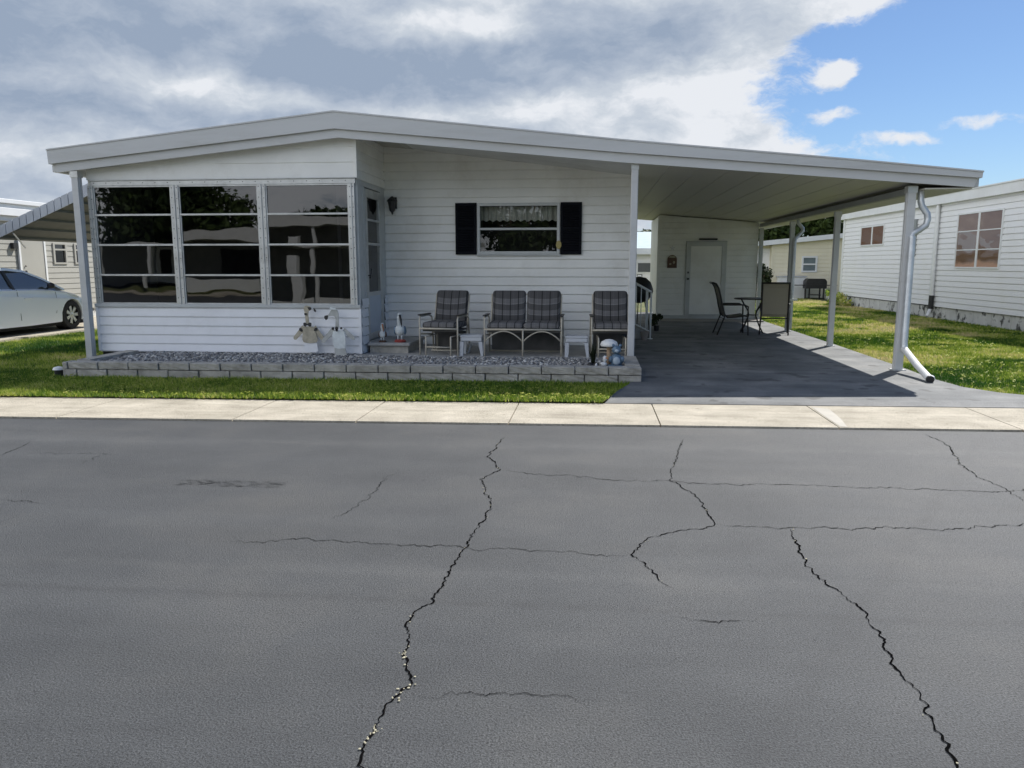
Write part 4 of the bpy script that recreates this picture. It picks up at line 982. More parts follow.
def leaf_cloud(name, centers, n, size, m, parent, seed=0, zsq=1.0, wmul=1.0):
    rng = np.random.default_rng(seed); C = np.array([c[:3] for c in centers], float); Rr = np.array([c[3] for c in centers], float)
    w = Rr ** 2; w /= w.sum(); k = rng.choice(len(C), n, p=w)
    d = rng.normal(size=(n, 3)); d /= np.linalg.norm(d, axis=1, keepdims=True)
    rad = Rr[k] * (rng.random(n) ** 0.38) * rng.uniform(.85, 1.18, n)
    P = C[k] + d * rad[:, None] * np.array([1, 1, zsq])
    nrm = d * .6 + rng.normal(size=(n, 3)) * .7; nrm[:, 2] += .35; nrm /= np.linalg.norm(nrm, axis=1, keepdims=True)
    t = np.cross(nrm, rng.normal(size=(n, 3))); t /= np.linalg.norm(t, axis=1, keepdims=True); b = np.cross(nrm, t)
    s = size * rng.uniform(.6, 1.4, n)[:, None]
    V = np.stack([P - t * s, P + b * s * .5 * wmul, P + t * s, P - b * s * .5 * wmul], 1).reshape(-1, 3)
    cl = rng.random(len(C)); tint = np.clip(.25 + .45 * cl[k] + rng.normal(0, .2, n), 0, 1)
    if parent: V = V - np.array(parent.location)
    o = mesh_arrays(name, V, 4, np.arange(len(V)), m, np.repeat(tint, 4))
    if parent: o.parent = parent
    return o
t = thing('potted_plant', 'dark drooping plant beside the stair railing near the shed', 'plant', (1.42, 17.0, .06))
mb = MB(); mb.lathe([(.001, 0), (.05, 0), (.065, .12), (.001, .12)], (1.42, 17.0, .06), 14); mb.build('pot', M['black'], t)
leaf_cloud('foliage', [(1.40, 17.0, .34, .10), (1.36, 17.0, .25, .08), (1.50, 16.95, .36, .06)], 110, .045, M['leaf2'], t, 3)

def tree(name, label, x, y, h, cr, seed, n=5200, size=.16, m='leaf', group=None, trunk_r=.16, base=0.35):
    rng = random.Random(seed); t = thing(name, label, 'tree', (x, y, 0), 0, group)
    mb = MB(); th = h * base
    mb.tube([(x, y, -.1), (x + .05, y, th * .6), (x - .05, y + .05, th)], [trunk_r * 1.2, trunk_r, trunk_r * .8], 8)
    cs = []
    for k in range(13):
        a = k * 2.4 + rng.random(); rr = cr * rng.uniform(.25, .95); zz = th + (h - th) * rng.uniform(.12, .85)
        rr *= math.sqrt(max(.15, 1 - ((zz - th) / (h - th) - .42) ** 2 * 2.2))
        p = (x + math.cos(a) * rr, y + math.sin(a) * rr, zz, cr * rng.uniform(.28, .48)); cs.append(p)
        mb.tube([(x, y, th * .9), ((x + p[0]) / 2, (y + p[1]) / 2, (th + zz) / 2 + .2), p[:3]], [trunk_r * .5, trunk_r * .3, .03], 6)
    cs.append((x, y, h - cr * .35, cr * .4))
    mb.build('trunk', M['bark'], t)
    leaf_cloud('crown', cs, n, size, M[m], t, seed, .8)
    return t

# ================================================================== RIGHT NEIGHBOUR
NBd = Vector((9.01 - 9.37, 29.2 - 17.76, 0)).normalized(); NBo = Vector((9.37, 17.76, 0)); NBn = Vector((-NBd.y, NBd.x, 0))
NBn = NBn if NBn.x < 0 else -NBn
def nb(u, z, d): return NBo + NBd * u + NBn * d + Vector((0, 0, z))     # u = distance along wall from Y=17.76
def nbbox(mb, u0, u1, z0, z1, d0, d1):
    vs = [nb(u, z, d) for u in (u0, u1) for z in (z0, z1) for d in (d0, d1)]
    g = [mb.bm.verts.new(v) for v in vs]
    for f in ((0, 1, 3, 2), (4, 6, 7, 5), (0, 4, 5, 1), (2, 3, 7, 6), (0, 2, 6, 4), (1, 5, 7, 3)): mb.bm.faces.new([g[i] for i in f])
    return mb
NB = thing('mobile_home', 'long white sided mobile home across the right lawn with bronze windows', 'mobile home', (11.5, 21, 0))
mb = siding(MB(), NBo, NBd, NBn, -6.0, 4.33, .37, 3.1, pitch=.139, zref=.37, joints=random.Random(8))
siding(mb, NBo, NBd, NBn, 4.36, 11.45, .39, 3.1, pitch=.139, zref=.39, joints=random.Random(9)); mb.build('wall', M['siding_nb'], NB)
mb = MB(); nbbox(mb, -6.0, 11.44, .37, 3.08, -4.2, -.002); mb.build('wall_core', M['interior'], NB)
mb = MB(); nbbox(mb, -6.2, 11.6, 3.06, 3.29, -4.4, .16); nbbox(mb, -6.2, 11.6, 3.291, 3.32, -4.45, .19); mb.bevel(.01); mb.build('roof', M['white'], NB)
mb = MB(); u = -6.0
while u < 11.4:
    nbbox(mb, u + .004, min(u + .81, 11.42) - .004, -.02, .36, -.22, -.02 + random.uniform(-.004, .004)); u += .82
mb.bevel(.006); mb.build('skirting', M['skirt'], NB)
nbbox(MB(), 4.25, 4.45, .40, 3.05, .0175, .06).bevel(.006).build('joint_trim', M['white'], NB); nbbox(MB(), 11.32, 11.48, .37, 3.05, -.05, .05).bevel(.006).build('corner_trim', M['white'], NB)
mb = MB(); q = [nb(4.2, .52, .09), nb(4.2, .30, .10), nb(4.05, .10, .24)]
mb.tube([nb(4.22, 3.05, .10), nb(4.2, .52, .09)], .04, 8); mb.tube(q[1:], .045, 8); ds = mb.build('downspout', M['white'], NB)
mb = MB(); mb.tube([nb(4.2, .66, .095), nb(4.2, .30, .1)], .062, 10); mb.build('coupling', M['black'], ds)
def nbwin(u0, u1, z0, z1, cols, rows, m):
    mb = MB(); f = .04
    nbbox(mb, u0, u0 + f, z0, z1, .0, .055); nbbox(mb, u1 - f, u1, z0, z1, 0, .055); nbbox(mb, u0 + f, u1 - f, z0, z0 + f, 0, .055); nbbox(mb, u0 + f, u1 - f, z1 - f, z1, 0, .055)
    for c in range(1, cols): um = u0 + (u1 - u0) * c / cols; nbbox(mb, um - .045, um + .045, z0 + f, z1 - f, 0, .05)
    for r_ in range(1, rows): zm = z0 + (z1 - z0) * r_ / rows; nbbox(mb, u0 + f, u1 - f, zm - .012, zm + .012, 0, .045)
    mb.bevel(.003); w = mb.build('window', M['white'], NB)
    mb = MB(); mb.quad(nb(u0 + f, z0 + f, .040), nb(u1 - f, z0 + f, .040), nb(u1 - f, z1 - f, .040), nb(u0 + f, z1 - f, .040)); mb.build('pane', m, w)
    mb = MB(); nbbox(mb, u0 + f, u1 - f, z0 + f, z1 - f, .033, .034); mb.build('blind', M['brownblind'], w)
def drape():
    m, nt, b, out = new_mat('brown_drape_pale_hem'); geo = N(nt, 'NewGeometry'); sp = N(nt, 'SeparateXYZ'); nt.links.new(geo.outputs['Position'], sp.inputs[0])
    n = N(nt, 'TexNoise', Scale=3.0, Detail=3.0); nt.links.new(geo.outputs['Position'], n.inputs['Vector'])
    a = N(nt, 'Math', operation='MULTIPLY_ADD'); nt.links.new(n.outputs[0], a.inputs[0]); a.inputs[1].default_value = .25; nt.links.new(sp.outputs[2], a.inputs[2])
    c = ramp(nt, a.outputs[0], [(0.0, (.62, .42, .3)), (1.0, (.2, .125, .085))]); r_ = c.node; r_.color_ramp.interpolation = 'LINEAR'
    q = N(nt, 'Math', operation='SUBTRACT'); nt.links.new(a.outputs[0], q.inputs[0]); q.inputs[1].default_value = 1.62; q2 = N(nt, 'Math', operation='MULTIPLY', use_clamp=True); nt.links.new(q.outputs[0], q2.inputs[0]); q2.inputs[1].default_value = 12.0
    nt.links.new(q2.outputs[0], r_.inputs[0]); nt.links.new(c, b.inputs['Base Color']); b.inputs['Roughness'].default_value = .85; return m
M['brownblind'] = drape()
nbwin(1.15, 3.22, 1.39, 2.76, 2, 3, M['brownpane'])
nbwin(7.83, 9.75, 2.09, 2.73, 2, 1, M['brownpane'])
mb = MB(); nbbox(mb, 5.55, 5.95, 1.72, 2.76, .01, .07); mb.bevel(.01); mb.build('meter_box', mat('grey_metal_box', (0.25, 0.27, 0.27), .5), NB)

# ================================================================== CREAM HOUSE, far right
CH = thing('mobile_home', 'pale cream mobile home at the back of the right lawn behind the grill', 'mobile home', (8, 36, 0))
CY = 34.2
def roofz(x): return 2.447 + (x - 6.978) * (.302 / 3.185)
mb = siding(MB(), (0, CY, 0), (1, 0, 0), (0, -1, 0), 7.62, 13.5, .08, 3.2, pitch=.16, zref=.08, lap=.02)
mb.clip(Vector((6.978, CY, 2.24)), Vector((-.0948, 0, 1)).normalized()); mb.build('wall', M['cream'], CH)
mb = siding(MB(), (0, CY + .3, 0), (1, 0, 0), (0, -1, 0), 3.6, 7.62, .08, 2.10, pitch=.16, zref=.08, lap=.02); mb.build('wall', M['siding_nb'], CH)
mb = MB(); mb.prism([(3.6, .05), (13.5, .05), (13.5, 2.8), (3.6, 1.95)], 'y', CY + .32, CY + 4.5); mb.build('wall_core', M['cream'], CH)
mb = MB(); mb.box(7.60, 7.70, CY - .03, CY + .32, .08, 2.25); mb.build('corner_trim', M['cream'], CH)
mb = MB(); mb.prism([(3.3, roofz(3.3) - .2), (14, roofz(14) - .2), (14, roofz(14)), (3.3, roofz(3.3))], 'y', CY - .3, CY + 5); mb.bevel(.02); mb.build('roof', M['white'], CH)
mb = MB(); x0, x1, z0, z1 = 8.86, 9.50, 1.15, 1.83
for b_ in ((x0, x0 + .07, z0, z1), (x1 - .07, x1, z0, z1), (x0 + .07, x1 - .07, z0, z0 + .07), (x0 + .07, x1 - .07, z1 - .07, z1), (x0 + .07, x1 - .07, 1.46, 1.52)): mb.box(b_[0], b_[1], CY - .06, CY, b_[2], b_[3])
w = mb.build('window', M['white'], CH)
mb = MB(); mb.quad((x0 + .07, CY - .03, z0 + .07), (x1 - .07, CY - .03, z0 + .07), (x1 - .07, CY - .03, z1 - .07), (x0 + .07, CY - .03, z1 - .07)); mb.build('pane', mat('grey_pane', (.16, .2, .21), .1), w)
# items in front of it
t = thing('barbecue_grill', 'black barbecue grill with side shelves on the far lawn by cream house', 'grill', (9.2, 33.2, .04))
gy = 33.2
mb = MB(); mb.prism([(8.78, .66), (9.60, .66), (9.60, .80), (9.52, .90), (8.86, .90), (8.78, .80)], 'y', gy - .25, gy + .25); mb.bevel(.02); mb.build('lid', M['black'], t)
mb = MB(); mb.box(8.78, 9.60, gy - .25, gy + .25, .50, .658); mb.build('firebox', M['black'], t)
for s in (8.34, 9.61):
    mb = MB(); mb.box(s, s + .42, gy - .2, gy + .2, .62, .65); mb.build('side_shelf', M['iron'], t)
for x in (8.82, 8.98, 9.40, 9.56):
    mb = MB(); mb.box(x - .025, x + .025, gy - .03, gy + .03, .04, .50); mb.build('leg', M['iron'], t)
mb = MB(); mb.box(8.98, 9.4, gy - .2, gy + .2, .22, .25); mb.build('shelf', M['iron'], t)
t = thing('propane_tank', 'small white propane tank standing right of the black barbecue grill', 'gas tank', (9.78, 33.3, .04))
mb = MB(); mb.lathe([(.12, 0), (.15, .03), (.155, .3), (.12, .4), (.06, .42), (.06, .48)], (9.80, 33.3, .04), 16); mb.build('cylinder', M['white'], t, smooth='auto')
t = thing('outdoor_cabinet', 'low white outdoor cabinet with grey lid against the cream house', 'cabinet', (8.3, 33.9, .04))
mb = MB(); mb.box(7.85, 8.95, 33.7, 34.1, .04, .96); mb.bevel(.01); mb.build('body', M['white'], t)
mb = MB(); mb.box(7.80, 9.0, 33.66, 34.12, .961, 1.0); mb.bevel(.01); mb.build('lid', M['plastic'], t)
t = thing('shrub', 'dark leafy shrub at the corner between shed and cream house', 'shrub', (6.3, 30, 0))
mb = MB()
for k in range(6): mb.tube([(6.3, 30, 0), (6.3 + math.cos(k) * .3, 30 + math.sin(k) * .3, 1.1)], [.03, .01], 6)
mb.build('stems', M['bark'], t)
leaf_cloud('foliage', [(6.35, 30, .8, .38), (6.1, 30, 1.0, .34), (6.5, 30, 1.1, .28), (6.2, 30, .5, .4), (6.3, 30, 1.35, .2)], 1500, .07, M['leaf2'], t, 21)
t = thing('weed_clump', 'leafy weeds growing at the far corner of the white neighbouring house', 'weeds', (8.75, 28.7, .04))
mb = MB(); mb.tube([(8.75, 28.7, 0), (8.75, 28.7, .3)], .01, 5); mb.build('stems', M['bark'], t)
leaf_cloud('foliage', [(8.7, 28.9, .25, .25), (8.75, 28.3, .3, .22), (8.8, 27.9, .15, .2), (8.65, 29.2, .45, .2)], 700, .05, M['grass'], t, 22)

tr = [(8.2, 47, 4.9, 2.3), (11.3, 46, 5.1, 2.4), (14.4, 47, 5.5, 2.5), (17.0, 46, 4.5, 2.1), (20.4, 47, 4.9, 2.1), (5.0, 49, 4.6, 2.2)]
lbl = ['second tree from left in the dark line behind the cream house', 'broad dark tree standing directly behind the cream house roof', 'dark tree rising between the cream house and white neighbouring house',
       'dark tree whose top shows over the far end of the white neighbouring roof', 'rightmost dark tree, almost hidden behind the white neighbouring roof', 'leftmost dark tree in the line, behind the shed']
for i, (x, y, h, c) in enumerate(tr): tree('broadleaf_tree', lbl[i], x, y, h + .3, c * 1.3, 40 + i, 13000, .19, group='trees behind the cream house', base=.08)
def palm(label, x, y, h, seed, L=1.9, n=16):
    t = thing('palm_tree', label, 'palm', (x, y, 0)); rng = random.Random(seed)
    mb = MB(); mb.tube([(x, y, -.1), (x + .1, y, h * .5), (x, y, h)], [.2, .15, .13], 10); mb.build('trunk', M['bark'], t)
    V = []; T = []
    for k in range(n):
        a = k * 2 * PI / n + rng.uniform(-.15, .15); el = rng.uniform(-.2, .9); tt = rng.uniform(.2, .9)
        for j in range(22):
            s = j / 21; r_ = L * s * math.cos(el * (1 - s * .5)); z = h + L * (math.sin(el) * s - .55 * s * s)
            c = Vector((x + math.cos(a) * r_, y + math.sin(a) * r_, z)); side = Vector((-math.sin(a), math.cos(a), 0)); fw = Vector((math.cos(a), math.sin(a), -.3))
            ll = .5 * math.sin(PI * min(1, s * .9 + .12)) + .05
            for sg in (-1, 1):
                tip = c + side * sg * ll * .8 + fw * ll * .5 + Vector((0, 0, -.25 * ll))
                V += [c, c + fw * .05, tip]; T += [tt] * 3
    V = np.array([v[:] for v in V]) - np.array(t.location); o = mesh_arrays('crown', V, 3, np.arange(len(V)), M['frond'], np.array(T)); o.parent = t
palm('palm tree with drooping fronds just past the right neighbour roof', 24.0, 31, 5.6, 5, 2.2)

# far house glimpsed between our house and the shed
FH = thing('mobile_home', 'distant white house with pale blue roof glimpsed between house and shed', 'mobile home', (2, 42, 0))
mb = siding(MB(), (0, 40, 0), (1, 0, 0), (0, -1, 0), -3, 3.5, .1, 2.0, pitch=.16); mb.build('wall', M['siding_nb'], FH)
mb = MB(); mb.box(-2.98, 3.48, 40.02, 45, .05, 2.0); mb.build('wall_core', M['white'], FH)
mb = MB(); mb.prism([(39.6, 2.0), (45.4, 3.25), (45.4, 3.32), (39.6, 2.2)], 'x', -3.4, 3.9); mb.build('roof', M['palebluroof'], FH)
mb = MB(); mb.box(-3.4, 3.9, 39.5, 39.598, 1.98, 2.28); mb.build('fascia', M['white'], FH)
mb = MB(); mb.box(2.25, 3.15, 39.94, 40, 1.05, 1.6); w = mb.build('window', M['white'], FH)
mb = MB(); mb.box(2.32, 3.08, 39.93, 39.9395, 1.1, 1.55); mb.build('pane', mat('dark_pane', (.05, .06, .07), .1), w)

# ================================================================== LEFT NEIGHBOUR with awning
LX = -13.8
M['darkpane'] = mat('dark_window_pane', (.02, .022, .025), .08)
LN = thing('mobile_home', 'beige mobile home on the left with white roof and shaded carport awning', 'mobile home', (-16.5, 20, 0))
lwins = [(18.76, 19.22), (19.58, 20.0)]
mb = siding(MB(), (LX, 0, 0), (0, 1, 0), (1, 0, 0), 11.0, 30.0, .3, 2.5, pitch=.14, lap=.014, zref=.3, holes=[(a, b, 1.52, 2.02) for a, b in lwins]); mb.build('wall', M['beige'], LN)
mb = MB(); mb.box(LX - 5, LX - .06, 11.02, 29.98, .1, 2.5); mb.build('wall_core', M['dark'], LN)
mb = MB(); mb.box(LX - .06, LX - .03, 11, 30, .0, .3); mb.build('skirting', M['skirt'], LN)
mb = MB(); mb.box(LX - 5.2, LX + .12, 10.8, 30.2, 2.5, 2.62); mb.box(LX - 5.2, LX + .20, 10.75, 30.2, 2.621, 2.80); mb.box(LX - 5.2, LX + .13, 10.8, 30.2, 2.801, 2.90); mb.box(LX - 5.2, LX + .22, 10.75, 30.2, 2.901, 3.0)
mb.bevel(.008); mb.build('roof', M['white'], LN)
for a, b in lwins:
    mb = MB()
    for y0, y1, z0, z1 in ((a - .03, a + .03, 1.50, 2.04), (b - .03, b + .03, 1.50, 2.04), (a + .03, b - .03, 1.50, 1.54), (a + .03, b - .03, 2.0, 2.04), (a + .03, b - .03, 1.85, 1.89)): mb.box(LX - .05, LX + .04, y0, y1, z0, z1)
    w = mb.build('window', M['beige'], LN)
    mb = MB(); mb.quad((LX, a + .03, 1.54), (LX, b - .03, 1.54), (LX, b - .03, 2.0), (LX, a + .03, 2.0)); mb.build('pane', M['darkpane'], w)
mb = MB(); mb.box(LX + .018, LX + .05, 17.55, 18.36, .32, 2.10); d_ = mb.build('door', M['beige'], LN)
mb = MB()
for y0, y1, z0, z1 in ((17.49, 17.55, .3, 2.14), (18.36, 18.42, .3, 2.14), (17.55, 18.36, 2.10, 2.14)): mb.box(LX + .018, LX + .065, y0, y1, z0, z1)
mb.build('door_frame', M['white'], LN)
mb = MB(); mb.ball((LX + .09, 17.66, 1.15), .035, 1); mb.ball((LX + .07, 17.66, 1.32), .028, 1); mb.ball((LX + .07, 17.66, 1.45), .02, 1); mb.build('handle', M['black'], d_)
mb = MB(); mb.box(LX + .018, LX + .1, 17.28, 17.42, 1.86, 2.0); mb.build('wall_lamp', M['black'], LN)
# awning roof: slopes up from wall to the right
ay0, ay1 = 15.6, 19.0; ax0, az0 = -12.72, 2.07; ax1, az1 = -9.75, 3.29; sl = (az1 - az0) / (ax1 - ax0)
mb = MB(); n = 34
for i in range(n):
    xa = ax0 + (ax1 - ax0) * i / n; xb = ax0 + (ax1 - ax0) * (i + 1) / n; za = az0 + (xa - ax0) * sl; zb = az0 + (xb - ax0) * sl; lift = .05 if i % 5 == 0 else 0
    mb.prism([(xa, za - lift), (xb, zb - lift), (xb, zb + .014), (xa, za + .014)], 'y', ay0 + .01, ay1)
aw = mb.build('awning', mat('dark_grey_green_pan', (.11, .115, .10), .7), LN)
mb = MB(); i = 0; x = ax0 - .6
while x < ax1:
    z = az0 + (x - ax0) * sl
    mb.prism([(x, z - .03), (x + .15, z - .03 + .15 * sl), (x + .15, z + .21 + .15 * sl), (x, z + .21)], 'y', ay0 - .012, ay0 + .008); x += .165
mb.build('valance', mat('pale_corrugated_valance', (.45, .48, .53), .5), aw)
mb = MB(); mb.prism([(ax0 - .6, az0 - .6 * sl - .0), (ax1, az1 - .0), (ax1, az1 + .2), (ax0 - .6, az0 - .6 * sl + .2)], 'y', ay0 + .009, ay0 + .013); mb.build('valance_back', M['slateblue'], aw)
mb = MB()
for yy in np.arange(ay0 + .1, ay1, .135): mb.box(ax0 - .02, ax0 + .02, yy, yy + .10, 2.10, 2.32)
mb.build('valance', M['ceiling'], aw)
mb = MB(); mb.tube([(-12.4, 15.66, 2.16), (-12.72, 16.4, 1.86)], .018, 6); mb.tube([(-11.9, 17.2, 1.85), (-11.4, 18.7, 1.45)], .015, 6); mb.build('strut', M['galv'], aw)
for (x, y) in ((-9.7, 15.7), (-9.7, 18.9)):
    mb = MB(); mb.box(x - .04, x + .04, y - .04, y + .04, .04, 3.28); mb.build('post', M['white'], aw)

# ---- car parked along the left driveway (front pointing away, seen from its right side)
CX = -11.52; W2 = .89
car = thing('parked_car', 'white four door sedan parked under the left neighbour carport awning', 'car', (-12.4, 14.7, .065))
g0 = .065
def arcpts(cy, cz, r, a0, a1, n=12): return [(cy + r * math.cos(R(a0 + (a1 - a0) * i / n)), cz + r * math.sin(R(a0 + (a1 - a0) * i / n))) for i in range(n + 1)]
FWy, RWy = 16.13, 13.43
prof = [(12.42, .34), (12.36, .55), (12.40, .86), (12.55, 1.0), (12.9, 1.03), (13.3, 1.015), (14.3, 1.005), (15.2, .985), (15.55, .965), (15.85, .93), (16.3, .84), (16.62, .74), (16.84, .62), (16.93, .48), (16.92, .30), (16.84, .24), (FWy + .37, .25)]
prof += arcpts(FWy, .38, .355, -20, 200, 14)[0:] + [(FWy - .37, .25), (14.8, .235), (RWy + .38, .24)] + arcpts(RWy, .38, .355, -20, 200, 14) + [(RWy - .38, .27)]
mb = MB()
rows = [(-W2, 1.0), (-W2 * .93, 1), (-W2 * .5, 1), (0, 1), (W2 * .5, 1), (W2 * .93, 1), (W2, 1.0)]
rings = []
cxm = -12.41
for (xo, _) in rows:
    ring = []
    for (yy, zz) in prof:
        edge = abs(xo) / W2
        y2 = yy; z2 = zz + g0 - .065
        if edge > .99:  # pull outer edge in a little at the top and the ends
            if zz > .8: z2 -= .035
            if yy > 16.5: y2 -= .16
            if yy < 12.6: y2 += .12
        xx = xo
        if yy > 16.3: xx *= 1 - .16 * min(1, (yy - 16.3) / .6) ** 1.5 * (1 if edge > .5 else 0)
        if zz < .3 and edge > .9: xx *= .975
        if edge > .99 and .5 < zz < .8: xx *= 1.012
        ring.append(mb.bm.verts.new((cxm + xx, y2, z2)))
    rings.append(ring)
for a, b in zip(rings, rings[1:]):
    for i in range(len(prof)): mb.bm.faces.new((a[i], a[(i + 1) % len(prof)], b[(i + 1) % len(prof)], b[i]))
mb.bm.faces.new(rings[0]); mb.bm.faces.new(rings[-1][::-1])
body = mb.build('body', M['carpaint'], car, smooth='auto')
# cabin: tapered glasshouse with painted roof
def cab(ylist, zlow, inset): pass
gl = [(12.75, 1.0), (13.35, 1.30), (13.9, 1.385), (14.5, 1.40), (14.95, 1.36), (15.4, 1.20), (15.95, .945)]
mb = MB(); A = []
for yy, zz in gl:
    t_ = (zz - .95) / .45; w = W2 * .965 - .20 * t_
    A.append((mb.bm.verts.new((cxm - w, yy, zz + 0)), mb.bm.verts.new((cxm - w * .7, yy, zz + .02 * t_)), mb.bm.verts.new((cxm + w * .7, yy, zz + .02 * t_)), mb.bm.verts.new((cxm + w, yy, zz)), mb.bm.verts.new((cxm - W2 * .965, yy, .93)), mb.bm.verts.new((cxm + W2 * .965, yy, .93))))
for p, q in zip(A, A[1:]):
    mb.bm.faces.new((p[4], q[4], q[0], p[0])); mb.bm.faces.new((p[5], p[3], q[3], q[5]))
    for k in (0, 1, 2): mb.bm.faces.new((p[k], q[k], q[k + 1], p[k + 1]))
mb.build('windows', M['carglass'], car, smooth='auto')
def side(yy, zz, out=.012):
    t_ = (zz - .95) / .45; return (cxm + W2 * .965 - .20 * max(0, t_) + out, yy, zz)
for sgn in (1, -1):
    mb = MB()
    def strip(P_, w_):
        for (y0, z0), (y1, z1) in zip(P_, P_[1:]):
            q = [side(y0, z0), side(y1, z1), side(y1, z1 + w_), side(y0, z0 + w_)]
            q = [((x if sgn > 0 else 2 * cxm - x), y, z) for x, y, z in q]; mb.quad(*q)
    strip([(12.95, 1.08), (13.35, 1.275), (13.9, 1.355), (14.5, 1.37), (14.95, 1.325), (15.4, 1.165), (15.93, .92)], .05)
    bb = mb.build('roof_rail', M['carpaint'], car)
    mb = MB()
    for (ya, yb_) in ((14.42, 14.50),):
        q = [side(ya, .99, .014), side(yb_, .99, .014), side(yb_ - .06, 1.36, .014), side(ya - .06, 1.36, .014)]; q = [((x if sgn > 0 else 2 * cxm - x), y, z) for x, y, z in q]; mb.quad(*q)
    mb.build('pillar', M['black'], car)
mb = MB()
pr = [(13.5, 1.335), (13.9, 1.395), (14.5, 1.41), (14.85, 1.385)]
for (a0, a1), (b0, b1) in zip(pr, pr[1:]):
    ta = (a1 - .95) / .45; tb = (b1 - .95) / .45; wa = (W2 * .965 - .2 * ta); wb = (W2 * .965 - .2 * tb)
    mb.quad((cxm - wa, a0, a1), (cxm + wa, a0, a1), (cxm + wb, b0, b1), (cxm - wb, b0, b1))
mb.build('roof', M['carpaint'], car)
for sgn in (1, -1):
    for wy in (FWy, RWy):
        xw = cxm + sgn * (W2 - .11)
        mb = MB(); mb.lathe([(.20, -.10), (.30, -.10), (.32, -.07), (.32, .06), (.30, .095), (.20, .10), (.20, -.1)], (xw, wy, .385), 32, 'x'); wh = mb.build('wheel', M['rubber'], car, smooth='auto')
        mb = MB(); xo = xw + sgn * .075
        mb.lathe([(.205, -.02), (.225, -.02), (.225, .015), (.205, .015), (.205, -.02)], (xo, wy, .385), 28, 'x'); mb.lathe([(.001, -.02), (.05, -.02), (.055, .012), (.001, .018)], (xo, wy, .385), 14, 'x')
        for k in range(7):
            a = 2 * PI * k / 7; c, s = math.cos(a), math.sin(a); n = Vector((0, -s, c)) * .026; p = Vector((xo, wy, .385)); d = Vector((0, c, s)); n2 = Vector((0, -s, c)) * .042
            q = [p + d * .04 - n, p + d * .04 + n, p + d * .21 + n2, p + d * .21 - n2]; q2 = [v + Vector((sgn * .012, 0, 0)) for v in q]
            g = [mb.bm.verts.new(v) for v in q + q2]
            for f in ((0, 1, 2, 3), (7, 6, 5, 4), (0, 4, 5, 1), (1, 5, 6, 2), (2, 6, 7, 3), (3, 7, 4, 0)): mb.bm.faces.new([g[i] for i in f])
        mb.build('rim', M['rim'], wh, smooth='auto')
        mb = MB(); mb.lathe([(.001, 0), (.345, 0), (.345, .02), (.001, .02)], (cxm + sgn * (W2 - .26), wy, .39), 24, 'x'); mb.build('wheel_well', M['dark'], car)
mb = MB(); mb.box(cxm - W2 * .9, cxm + W2 * .9, 12.6, 16.7, .17, .27); mb.build('underbody', M['dark'], car)
mb = MB(); X = cxm + W2
mb.ball((X + .06, 15.42, 1.045), .09, 2, (.9, .75, .75)); mb.tube([(X - .06, 15.46, .99), (X + .04, 15.44, 1.02)], .02, 6); mb.build('mirror', M['black'], car, smooth=True)
mb = MB(); mb.tube([(X + .012, 14.66, .80), (X + .035, 14.70, .805), (X + .035, 14.84, .805), (X + .012, 14.88, .80)], .012, 6); mb.build('handle', M['carpaint'], car, smooth=True)
mb = MB()
for P_ in ([(14.50, .98), (14.53, .7), (14.55, .36)], [(15.62, .93), (15.66, .7), (15.60, .45)]):
    mb.tube([(X + .004 if z < .9 else X - .006, y, z) for y, z in P_], .005, 4)
mb.build('door_gap', M['dark'], car)
mb = MB(); mb.box(X - .18, X - .02, 16.62, 16.78, .62, .72); mb.bevel(.02, 2); mb.build('headlight', M['tableglass'], car)

# ================================================================== across the street (only seen mirrored in the panes)
OH = thing('mobile_home', 'white mobile home across the street, mirrored in the sunroom panes', 'mobile home', (-15, -12, 0))
mb = siding(MB(), (0, -11.5, 0), (1, 0, 0), (0, 1, 0), -24, -7.5, .1, 2.5, pitch=.16); mb.build('wall', mat('grey_siding', (.25, .25, .24), .6), OH)
mb = MB(); mb.box(-24, -7.5, -18, -11.52, .05, 2.5); mb.build('wall_core', M['interior'], OH)
mb = MB(); mb.prism([(-25, 2.52), (-6.0, 2.52), (-6.0, 2.72), (-15, 3.0), (-25, 2.72)], 'y', -18.5, -9.0); mb.build('roof', M['roofwhite'], OH)
mb = MB()
for x in (-21, -18.8, -13.6, -11.2, -8.4, -6.2): mb.box(x - .06, x + .06, -9.2, -9.08, .05, 2.5)
mb.box(-19.9, -18.9, -11.48, -11.4, .1, 2.2)
mb.build('post', M['white'], OH)
mb = MB(); mb.box(-20.2, -19.95, -11.45, -11.35, .1, 2.3); mb.box(-18.85, -18.6, -11.45, -11.35, .1, 2.3); mb.box(-17.5, -6.5, -9.4, -9.3, .05, .5); mb.box(-12.3, -11.9, -9.5, -9.1, .05, 2.1); mb.build('door_frame', M['white'], OH)
mb = MB(); mb.box(-19.7, -19.1, -11.39, -11.36, .9, 2.0); mb.box(-16.5, -14.5, -11.48, -11.4, 1, 2.1); mb.build('window', M['dark'], OH)
for i, (x, y, h, c) in enumerate([(-27, -22, 9.5, 4.2), (-22.5, -21, 10.5, 3.9), (-16.5, -25, 5.6, 2.8), (-11.5, -24, 5.4, 2.8), (-4.5, -21, 7.8, 3.6), (1, -22, 7.5, 3.6)]):
    tree('broadleaf_tree', ['leftmost tall tree behind the house across the street', 'tallest tree behind the house across the street', 'low tree right of the two tall ones across the street', 'fourth tree from left behind the house across the street', 'small tree behind the open end of the far carport', 'small tree opposite the carport across the street'][i], x, y, h, c, 70 + i, 9000, .2, group='trees across the street', base=.25)

